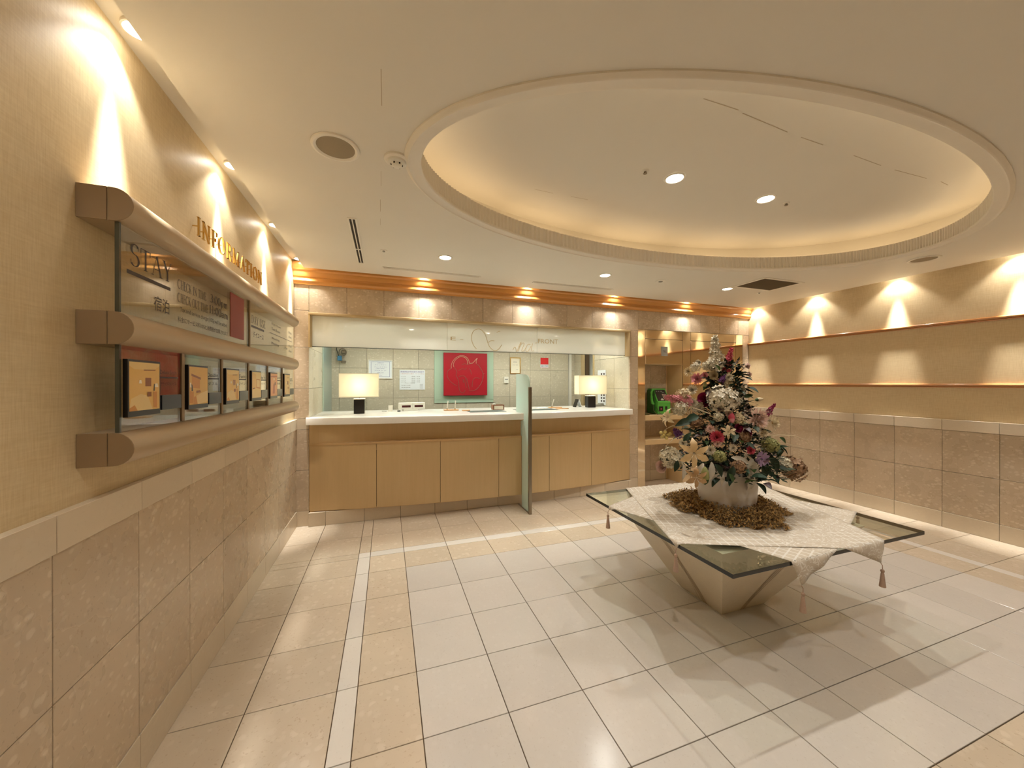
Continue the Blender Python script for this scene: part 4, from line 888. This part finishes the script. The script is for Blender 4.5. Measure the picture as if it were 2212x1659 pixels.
M['cloth1']=cloth_mat('brocade_cloth_upper',(206,194,176),(232,226,216),math.radians(22.5)); M['cloth2']=cloth_mat('brocade_cloth_lower',(204,192,174),(230,224,214),math.radians(67.5))
def drape(x,y,z,i):
    """fold the flat cloth over the glass edges"""
    zz=z+.0012*math.sin(9*x+3*i)*math.cos(8*y); 
    ex=max(TX0-.004-x,x-TX1-.004,0); ey=max(TY0-.004-y,y-TY1-.004,0)
    if ex>0: zz-=ex; x=(TX0-.004-.012*min(1,ex*20)) if x<TX0 else (TX1+.004+.012*min(1,ex*20))
    if ey>0: zz-=ey; y=(TY0-.004-.012*min(1,ey*20)-.006*math.sin(40*x)*min(1,ey*12)) if y<TY0 else (TY1+.004+.012*min(1,ey*20))
    return (x,y,zz)
def cloth(i,ang,z,mk,label):
    n=56; hd=.90/math.sqrt(2); rows=[]; cx,cy=2.41,2.045; c,s=math.cos(ang),math.sin(ang)
    for a in range(n+1):
        r=[]
        for b in range(n+1):
            u=-hd+2*hd*a/n; v=-hd+2*hd*b/n; r.append(drape(cx+u*c-v*s,cy+u*s+v*c,z,i))
        rows.append(r)
    m=MB().grid(rows); t=thing('table_cloth',label,'tablecloth',(cx,cy,TZ)); o=part('fabric',m,M[mk],t,smooth=60)
    md=o.modifiers.new('thickness','SOLIDIFY'); md.thickness=.002; md.offset=1
    for (u,v) in ((-hd,-hd),(hd,-hd),(hd,hd),(-hd,hd)):
        p=Vector(drape(cx+u*c-v*s,cy+u*s+v*c,z,i)); q=p.copy()
        dx=-1 if p.x<TX0 else 1 if p.x>TX1 else 0; dy=-1 if p.y<TY0 else 1 if p.y>TY1 else 0
        q+=Vector((dx*.008,dy*.008,0)); k=MB().tube([p,q+Vector((0,0,-.01)),q+Vector((0,0,-.035))],.0025,6)
        k.lathe([(.0001,-.030),(.009,-.036),(.010,-.046),(.006,-.052),(.008,-.056),(.010,-.075),(.016,-.135),(.0001,-.136)],q,10)
        part('tassel',k,M['tassel'],t,smooth=40)
cloth(1,math.radians(22.5),TZ+.0030,'cloth2','lower star placed brocade cloth with tassels on the glass table'); cloth(2,math.radians(67.5),TZ+.0072,'cloth1','upper star placed brocade cloth with tassels, under the vase')

# vase and moss
VX,VY,VZ=2.40,2.06,TZ+.0125
va=top('vase',MB().lathe([(.145,0),(.160,.006),(.178,.03),(.192,.09),(.197,.18),(.195,.30),(.191,.31),(.183,.308),(.181,.20),(.16,.05),(.0001,.04)],(VX,VY,VZ),56),M['vase'],'wide white ceramic bowl holding the flowers','vase',smooth=True)

# ---------------------------------------------------------------- moss ring
rnd=random.Random(3)
M['moss']=plain('golden_brown_moss',(176,138,80),.85,var=.3,nscale=60); M['moss2']=plain('dark_brown_moss',(122,92,50),.85,var=.35,nscale=60)
m=MB()
for i in range(7000):
    a=rnd.uniform(0,2*PI); lim=.385+.035*math.sin(3*a+1.2)+.025*math.sin(7*a)+.02*math.sin(15*a); r=.185+(lim-.185)*rnd.random()**.8
    x=VX+r*math.cos(a); y=VY+r*math.sin(a); hz=.075*(1-((r-.185)/(lim-.185))**3)*rnd.random(); z=VZ+.001+hz
    d=rnd.uniform(0,2*PI); L=rnd.uniform(.014,.044); wd=rnd.uniform(.002,.005); el=rnd.uniform(-.1,.7)
    dx,dy=math.cos(d),math.sin(d); px,py=-dy*wd,dx*wd; m.mi=0 if rnd.random()<.62 else 1
    p1=(x+dx*L*.5,y+dy*L*.5,z+L*.5*el+.004); p2=(x+dx*L,y+dy*L,max(VZ+.0008,z+L*el*.5-.003))
    m.add([(x-px,y-py,z),(x+px,y+py,z),(p1[0]+px,p1[1]+py,p1[2]),(p1[0]-px,p1[1]-py,p1[2]),(p2[0],p2[1],p2[2])],[(0,1,2,3),(3,2,4)])
top('moss_ring',m,[M['moss'],M['moss2']],'golden brown dried moss heaped around the vase','moss',kind='stuff')

# ---------------------------------------------------------------- flower arrangement
fa=thing('flower_arrangement','tall cone of mixed white, pink and green flowers in the white vase','flower arrangement',(VX,VY,VZ+.30))
RT=Vector((math.cos(math.radians(YAW)),-math.sin(math.radians(YAW)),0)); FD=Vector((math.sin(math.radians(YAW)),math.cos(math.radians(YAW)),0))
ZT=VZ+.30; MPP=.003455/3.95
def axis_r(z): # radius of the cone of flowers at height z
    h=(z-ZT); return max(.04,.40-.26*max(h,0)/.55) if h<.55 else max(.03,.14-.20*(h-.55))
def FP(cx,cy,dd=None):
    """photo crop position to a point of the bouquet; dd metres towards the viewer"""
    dx=(cx-699)*MPP; z=EYE-(720+cy/3.95-831)*.003455
    if dd is None: R=axis_r(z)*.95; dd=math.sqrt(max(0,R*R-dx*dx))*.92
    E_=Vector((0,0,EYE)); P0=Vector((VX,VY,z))+RT*dx; return E_+(P0-E_)*(1-dd/(P0-E_).dot(FD))
def fm(name,rgb,rough=.65,var=.16): return plain('petal_'+name,rgb,rough,var=var,nscale=26)
FMt=dict(white=fm('white',(214,204,182)),cream=fm('cream',(218,200,164)),ivory=fm('ivory',(206,196,170)),pink=fm('pink',(214,142,150)),rose=fm('rose',(196,74,92)),pale=fm('pale_pink',(220,186,170)),magenta=fm('magenta',(140,28,74)),purple=fm('purple',(110,62,120)),lav=fm('lavender',(156,128,158)),gold=fm('gold',(212,182,134),.5),green=fm('green_hydrangea',(150,150,92)),tan=fm('tan',(180,144,100)),brown=fm('brown_hydrangea',(150,116,84)),silver=fm('silver_leaf',(206,198,182)),yellow=fm('yellow_berry',(206,184,110)),
  leafd=plain('dark_leaf',(34,48,28),.6,spec=.3,var=.3,nscale=20),leafm=plain('mid_leaf',(62,82,42),.6,spec=.3,var=.3,nscale=20),leafb=plain('blue_green_leaf',(38,60,40),.6,spec=.3,var=.3,nscale=20),leafp=plain('purple_brown_leaf',(66,44,42),.5,var=.3,nscale=20),center=plain('flower_center',(120,96,50),.7),stem=plain('green_stem',(84,96,54),.6),twig=plain('pale_twig',(206,190,158),.6))
def basis(n):
    n=n.normalized(); a=n.cross(Vector((0,0,1)));  a=a if a.length>1e-3 else Vector((1,0,0)); a.normalize(); return a,n.cross(a),n
def hydrangea(mk,mk2,seed,N=95,fs=.27):
    r=random.Random(seed); m=MB(); m.mi=1; m.lathe([(.0001,-.6),(.4,-.45),(.60,0),(.46,.42),(.0001,.62)],n=12,cap=False); m.mi=0
    for i in range(N):
        z=1-1.55*(i+.5)/N; ph=i*2.39996; rr=math.sqrt(max(0,1-z*z)); n=Vector((rr*math.cos(ph),rr*math.sin(ph),z)); k=r.uniform(.74,1.1); c=n*k
        a,b,q=basis(n+Vector((r.uniform(-.35,.35),r.uniform(-.35,.35),r.uniform(-.35,.35)))); t0=r.uniform(0,PI); s=fs*r.uniform(.8,1.15)
        for j in range(4):
            t=t0+j*PI/2; u=a*math.cos(t)+b*math.sin(t); v=-a*math.sin(t)+b*math.cos(t)
            m.add([c,c+u*s*.55+v*s*.42+q*.03,c+u*s+q*.07*r.uniform(.2,1.6),c+u*s*.55-v*s*.42+q*.03],[(0,1,2,3)])
    return m.mesh('hydrangea',[FMt[mk],FMt[mk2]])
def mum(mk,layers=4,n=18,wd=.10,center='center',seed=0,curl=.5):
    r=random.Random(seed); m=MB()
    for L in range(layers):
        el=math.radians(8+72*L/max(1,layers-1)) if layers>1 else .25; ln=1-.5*L/layers; 
        for i in range(n):
            a=2*PI*(i+.5*(L%2))/n+r.uniform(-.06,.06); e=el+r.uniform(-.12,.12); u=Vector((math.cos(a)*math.cos(e),math.sin(a)*math.cos(e),math.sin(e))); v=Vector((-math.sin(a),math.cos(a),0)); up=u.cross(v)*-1
            pts=[(.10,.35),(.45,.9),(.8,1.0),(1.0,.3)]; rows=[[],[]]
            for s,k in pts:
                c=u*s*ln+Vector((0,0,curl*.35*s*s*ln)); rows[0].append(c-v*wd*k); rows[1].append(c+v*wd*k)
            m.grid(rows)
    m.mi=1; m.lathe([(.16,.02),(.15,.10),(.08,.16),(.0001,.18)],n=12); return m.mesh('daisy_bloom',[FMt[mk],FMt[center]])
def lily(mk,seed=0):
    m=MB()
    for i in range(6):
        a=2*PI*i/6+(.1 if i%2 else 0); c,s=math.cos(a),math.sin(a); rows=[]
        for k in range(8):
            t=k/7; rad=.08+.95*t; h=.05+.55*t-.75*t*t*t; w_=(.24 if i%2 else .18)*math.sin(PI*min(1,t*.9+.08))**.9*(1+.12*math.sin(17*t+i*2))
            ctr=Vector((c*rad,s*rad,h)); vv=Vector((-s,c,0)); rows.append([ctr-vv*w_+Vector((0,0,.06*w_*3)),ctr,ctr+vv*w_+Vector((0,0,.06*w_*3))])
        m.grid(rows)
    m.mi=1
    for i in range(6):
        a=2*PI*i/6+.3; m.tube([(0,0,.02),(.18*math.cos(a),.18*math.sin(a),.35),(.34*math.cos(a),.34*math.sin(a),.62)],.018,5)
    return m.mesh('lily_bloom',[FMt[mk],FMt['twig']],smooth=60)
def rose(mk,seed=0,n=16):
    r=random.Random(seed); m=MB()
    for i in range(n):
        t=i/n; a0=i*2.4; rad=.12+.75*t; h=.75-.55*t; rows=[]
        for v in range(5):
            vv=v/4; row=[]
            for u in range(6):
                a=a0+(u/5-.5)*(1.9-.4*t); rr=rad*(.45+.6*vv)+.10*vv*vv*t; row.append(Vector((rr*math.cos(a),rr*math.sin(a),-.35+(h+.35)*vv-.10*abs(u/5-.5)*vv+ .05*math.sin(5*a+i)*vv)))
            rows.append(row)
        m.grid(rows)
    m.lathe([(.0001,-.5),(.4,-.35),(.5,-.1)],n=12,cap=False); return m.mesh('rose_bloom',FMt[mk],smooth=60)
def spike(mk,mk2,seed,N=70,r0=.30,fs=.13,asp=1.5):
    """loose panicle along +z, asp long"""
    r=random.Random(seed); m=MB(); m.mi=1; m.tube([(0,0,-.15),(0,0,asp*.97)],.02,5); m.mi=0
    for i in range(N):
        t=(i+.5)/N; a=i*2.4+r.uniform(-.4,.4); rr=r0*(1-t)**.75*(.5+.5*min(1,t*5))*r.uniform(.55,1.2); n=Vector((math.cos(a),math.sin(a),.35)).normalized(); c=Vector((rr*math.cos(a),rr*math.sin(a),t*asp+r.uniform(-.05,.05))); p,b,q=basis(n+Vector((r.uniform(-.5,.5),r.uniform(-.5,.5),r.uniform(-.5,.5)))); s=fs*r.uniform(.7,1.25); t0=r.uniform(0,3)
        for j in range(4):
            th=t0+j*PI/2; u=p*math.cos(th)+b*math.sin(th); v=-p*math.sin(th)+b*math.cos(th)
            m.add([c,c+u*s*.55+v*s*.4,c+u*s+q*s*.4,c+u*s*.55-v*s*.4],[(0,1,2,3)])
    return m.mesh('flower_spike',[FMt[mk],FMt[mk2]])
def leafm(mk,wd=.36,droop=.25,serr=0,name='leaf'):
    m=MB(); rows=[]; N=18 if serr else 8
    for k in range(N+1):
        t=k/N; w_=wd*math.sin(PI*min(1,(t*.94+.03)))**.85*(1-.25*t)
        if serr: w_*= .62+.5*abs(math.sin(t*PI*4.5)) if k%2 else .85
        z=.22*t-droop*t*t*1.6; rows.append([Vector((t,-w_,z+w_*.35)),Vector((t,-w_*.5,z+w_*.12)),Vector((t,0,z)),Vector((t,w_*.5,z+w_*.12)),Vector((t,w_,z+w_*.35))])
    m.grid(rows); return m.mesh(name,FMt[mk],smooth=60)
def budm(mk,mk2):
    m=MB(); m.lathe([(.0001,-1),(.28,-.75),(.46,-.2),(.42,.3),(.22,.8),(.0001,1)],n=12); m.mi=1; m.lathe([(.0001,-1.05),(.3,-.8),(.42,-.4)],n=8,cap=False); return m.mesh('flower_bud',[FMt[mk],FMt[mk2]],smooth=True)
def orient(n,roll=0): return (n.to_track_quat('Z','Y').to_matrix()@Matrix.Rotation(roll,3,'Z')).to_euler()
def place(name,mesh,p,n,scale,label=None,roll=0):
    o=link(name,mesh,fa,p-wloc(fa)); o.rotation_euler=orient(Vector(n),roll); o.scale=scale if isinstance(scale,tuple) else (scale,)*3
    return tag(o,label=label)
def outward(p,up=.35):
    d=Vector((p.x-VX,p.y-VY,0)); d=d.normalized() if d.length>.02 else Vector((0,0,1)); return (d+Vector((0,0,up))).normalized()
def face(p,k=.75,up=.25): # outward but turned a little to the room
    return (outward(p,up)*(1-k*.5)-FD*k*.5).normalized()
hyd={k:hydrangea(*v) for k,v in dict(white=('white','leafm',1),cream=('cream','leafp',2),green=('green','leafm',3),brown=('brown','leafp',4),ivory=('ivory','leafd',5)).items()}
# hydrangea heads (crop x, crop y, radius in crop px)
for i,(x,y,r,k,lab,dd) in enumerate((
  (665,575,112,'white','large white hydrangea head in the middle of the bouquet',None),(225,1075,92,'ivory','white green hydrangea head low on the left',.16),(1260,1160,105,'brown','faded brown hydrangea head at the lower right',.10),
  (1070,965,64,'green','pale green hydrangea head on the right',.24),(305,655,62,'ivory','ivory hydrangea head at the left edge',.16),(800,745,52,'cream','cream hydrangea head right of centre',None),
  (330,535,58,'cream','cream hydrangea head above the pink spike',.12),(440,770,58,'brown','brown dried head in the left centre',None),(435,300,40,'white','white flower cluster near the top left',.08),
  (530,290,42,'ivory','pale cluster below the white plume',None),(790,600,44,'white','small white cluster beside the large hydrangea',None),(630,725,40,'ivory','small green white cluster at the centre',None),
  (1180,1130,60,'ivory','ivory cluster beside the brown head',.16),(450,640,50,'white','white cluster under the dark red bloom',None),(850,900,46,'tan' if 0 else 'brown','small brown cluster right of the pink daisy',None),(640,1060,48,'green','small green cluster above the vase',None),(800,1150,54,'brown','dark berry cluster over the vase rim',None))):
    p=FP(x,y,dd); place('hydrangea_head',hyd[k],p,face(p),r*MPP*.92,lab,roll=i*1.3)
# round daisies and mums
mums={'pinkmum':mum('pink',4,16,.13,'pale',1),'rosemum':mum('rose',5,18,.10,'pink',2),'lavdaisy':mum('lav',1,11,.20,'purple',3,.1),'whitemum':mum('white',4,16,.12,'cream',4),'palemum':mum('pale',4,22,.075,'cream',5,.2),'creammum':mum('cream',3,20,.07,'tan',6,.2)}
for i,(x,y,r,k,lab,dd) in enumerate((
  (450,400,52,'pinkmum','pink striped daisy near the top left',None),(515,372,32,'pinkmum','smaller pink daisy beside the cream rose',None),(615,900,56,'rosemum','salmon pink pompon daisy at the centre',None),
  (995,1085,62,'lavdaisy','lavender daisy at the lower right',.28),(712,390,40,'whitemum','white daisy near the top',None),(715,440,38,'creammum','beige daisy below the white daisy',None),(805,500,52,'whitemum','round white bloom on the upper right',None),
  (410,495,48,'whitemum','white bloom on the upper left',None),(410,605,46,'whitemum','white bloom below the upper left bloom',None),(955,745,92,'palemum','large pale pink spidery bloom on the right',.20),(1085,775,70,'creammum','cream spidery bloom at the right edge',.10),
  (470,635,38,'creammum','small beige bloom left of the dark red bloom',None),(560,1010,42,'whitemum','small white bloom above the gold lily',None),(620,955,30,'palemum','tiny pale bloom under the pink pompon',None),(870,650,44,'palemum','pale bloom right of the large hydrangea',None),(1000,860,48,'creammum','cream bloom left of the green hydrangea',.22),(750,990,34,'whitemum','small white bloom right of the pink pompon',None),(330,950,34,'whitemum','small white bloom above the low left hydrangea',.26),(560,830,38,'palemum','pale bloom above the pink pompon',None),(900,1010,36,'rosemum','small red bloom left of the lavender daisy',.3),(380,340,46,'creammum','fluffy tan plume bloom at the upper left',.04))):
    p=FP(x,y,dd); place('daisy_bloom',mums[k],p,face(p,.9),r*MPP,lab,roll=i*.7)
# roses
rs={k:rose(k,i) for i,k in enumerate(('cream','magenta','white','pale'))}
for i,(x,y,r,k,lab,dd) in enumerate(((590,368,38,'cream','cream rose below the white plume',None),(515,578,62,'magenta','dark magenta rose left of the large hydrangea',None),(460,262,26,'white','small white rose at the upper left tip',.03),(145,1150,46,'pale','pale pink rose bud at the lower left tip',.16),(800,820,34,'magenta','small crimson rose at the right centre',None),(870,860,38,'magenta','dark red rose right of centre',None),(715,690,30,'pale','small pale rose at the centre',None),(875,290,30,'pale','brown white rose on the upper right twig',.02),(890,362,26,'pale','lower brown white rose on the upper right twig',.02))):
    p=FP(x,y,dd); place('rose_bloom',rs[k],p,face(p,.8),r*MPP*1.15,lab)
# lilies
ll={'gold':lily('gold'),'cream':lily('cream'),'tan':lily('tan')}
for (x,y,r,k,lab,dd,nn) in ((420,1035,108,'gold','large gold lily at the lower left',.40,None),(440,1240,82,'tan','faded tan lily hanging before the vase',.33,None),(205,730,80,'cream','cream lily trumpet pointing left',.10,None),(715,855,58,'gold' if 0 else 'cream','dried pink cream lily at the centre',None,None)):
    p=FP(x,y,dd); place('lily_bloom',ll[k],p,face(p,1.3,.1) if k!='cream' else outward(p,.3),r*MPP,lab,roll=.5)
# spikes
def spk(mk,mk2,seed,N,r0,fs,a,b,wd,lab,dd=None):
    p=FP(*a,dd); q=FP(*b,dd); v=q-p; place('flower_spike',spike(mk,mk2,seed,N,r0,fs,v.length/wd),p,v,wd,lab)
spk('white','leafm',1,120,.36,.115,(612,330),(598,45),.17,'tall white plume at the very top',.04); spk('rose','pink',2,80,.30,.14,(690,345),(738,145),.11,'crimson plume right of the white plume',.03)
spk('pink','rose',3,90,.34,.15,(390,590),(180,560),.13,'coral pink plume pointing left toward the telephone',.14); spk('purple','lav',4,60,.42,.20,(300,890),(255,835),.07,'purple lilac tuft at the left edge',.16)
spk('magenta','purple',5,50,.34,.2,(1040,710),(1110,615),.06,'magenta sprig at the right edge',.08); spk('purple','lav',6,50,.42,.22,(650,420),(690,370),.05,'small purple tuft near the top',.10)
# buds, berries and twigs
b1=budm('cream','leafm'); b2=budm('green','leafm')
for (a,b,s,mk,lab) in (((515,1260),(515,1190),.06,b2,'yellow green lily bud before the vase'),((945,580),(1010,572),.032,b1,'white bud on a thin stem at the right'),((745,760),(735,690),.045,budm('rose','pink'),'slim pink bud at the centre'),((510,470),(515,440),.03,b2,'small green bud on the left')):
    p=FP(*a); q=FP(*b); place('flower_bud',mk,(p+q)/2,q-p,s,lab)
bm_=MB().lathe([(.0001,-1),(.7,-.7),(1,0),(.7,.7),(.0001,1)],n=10).mesh('berry',FMt['yellow'],smooth=True)
for (x,y) in ((140,860),(165,880),(185,905),(200,880),(175,855),(150,895),(215,870)): place('berry',bm_,FP(x,y,.16),Vector((0,0,1)),.013)
def twig(pts,r,mk,dd): 
    P_=[FP(*q,dd) for q in pts]; off=wloc(fa); part('twig',MB().tube(P_,r,6,lambda s:1-.6*s),FMt[mk],fa,smooth=True)
twig([(560,700),(400,640),(330,820),(240,800),(170,835)],.004,'twig',.16); twig([(420,860),(330,880),(240,920),(190,965),(170,1010)],.003,'twig',.20); twig([(900,900),(1150,880),(1280,885),(1370,920),(1410,960)],.003,'twig',.06); twig([(950,960),(1200,950),(1330,980),(1400,990)],.002,'twig',.08)
twig([(700,460),(760,380),(820,330),(870,295)],.004,'leafp',.02); twig([(720,480),(800,400),(880,370)],.003,'leafp',.02); twig([(760,620),(860,600),(960,578)],.003,'stem',.08); twig([(690,1010),(700,850),(690,600),(640,360),(610,250)],.006,'stem',.0); twig([(170,1180),(168,1250)],.002,'twig',.16)
# big silver leaves over the vase
sl=leafm('silver',.20,.45,1,'silver_leaf')
def leafat(mesh,p,dirv,up,scale,name,label=None):
    x=dirv.normalized(); z=(up-x*up.dot(x)).normalized(); y=z.cross(x); o=link(name,mesh,fa,p-wloc(fa)); o.rotation_euler=Matrix((x,y,z)).transposed().to_euler(); o.scale=(scale,)*3; return tag(o,label=label)
for (a,b,dd0,dd1,s) in (((850,1040),(1010,1400),.27,.30,.30),((740,1070),(900,1110),.30,.33,.13),((570,1110),(570,1320),.31,.33,.15),((500,1120),(450,1220),.29,.33,.11),((330,1130),(350,1240),.24,.26,.10),((640,1190),(690,1310),.31,.33,.10)):
    p=FP(*a,dd0); q=FP(*b,dd1); leafat(sl,p,q-p,-FD+Vector((0,0,.35)),s,'silver_leaf')
# green leaves all over the cone, each a part
lm=[leafm('leafd',.28,.3),leafm('leafd',.18,.2),leafm('leafm',.30,.3),leafm('leafb',.24,.25),leafm('leafp',.28,.3),leafm('leafb',.32,.35)]
r=random.Random(11)
for i in range(290):
    z=ZT+.02+(.72*r.random()**1.5)*1.0-.05; R=axis_r(z)*r.uniform(.5,.98); a=r.uniform(0,2*PI); p=Vector((VX+R*math.cos(a),VY+R*math.sin(a),z)); d=Vector((math.cos(a+r.uniform(-.8,.8)),math.sin(a+r.uniform(-.8,.8)),r.uniform(-.45,.6)))
    leafat(r.choice(lm),p,d,Vector((r.uniform(-.4,.4),r.uniform(-.4,.4),1)),r.uniform(.05,.11),'leaf')
for (a,b,dd,s,k) in (((640,330),(600,250),.10,.085,2),((760,1150),(700,1290),.36,.15,0),((720,1210),(800,1330),.38,.10,2),((1050,1060),(1220,1270),.24,.24,0),((980,1100),(1140,1290),.26,.22,1),((1000,1120),(1050,1260),.27,.18,0),((280,1100),(260,1200),.24,.12,0),((400,760),(250,790),.22,.18,0),((460,720),(300,760),.22,.16,5),((780,330),(830,280),.02,.08,4),((850,560),(950,520),.08,.10,2),((1150,900),(1270,980),.10,.10,2),((330,930),(420,830),.30,.12,3),((600,1130),(690,1250),.36,.15,0),((900,1250),(1240,1260),.2,.2,1)):
    p=FP(*a,dd); q=FP(*b,dd+.02); leafat(lm[k],p,q-p,-FD*.8+Vector((0,0,.6)),s*.62,'leaf')
m=MB()
for i in range(4200):
    z=ZT-.02+.80*r.random()**1.6; R=axis_r(z)*math.sqrt(r.random())*.92; a=r.uniform(0,2*PI); p=Vector((VX+R*math.cos(a),VY+R*math.sin(a),z)); d=Vector((math.cos(a)+r.uniform(-.9,.9),math.sin(a)+r.uniform(-.9,.9),r.uniform(-.5,.9))).normalized(); q,b,_=basis(d); L=r.uniform(.02,.055); w_=L*.28; m.mi=r.choice((0,0,0,1,2))
    m.add([p,p+d*L*.5+q*w_,p+d*L,p+d*L*.5-q*w_],[(0,1,2,3)])
part('filler_foliage',m,[FMt['leafd'],FMt['leafb'],FMt['leafp']],fa,kind='stuff')
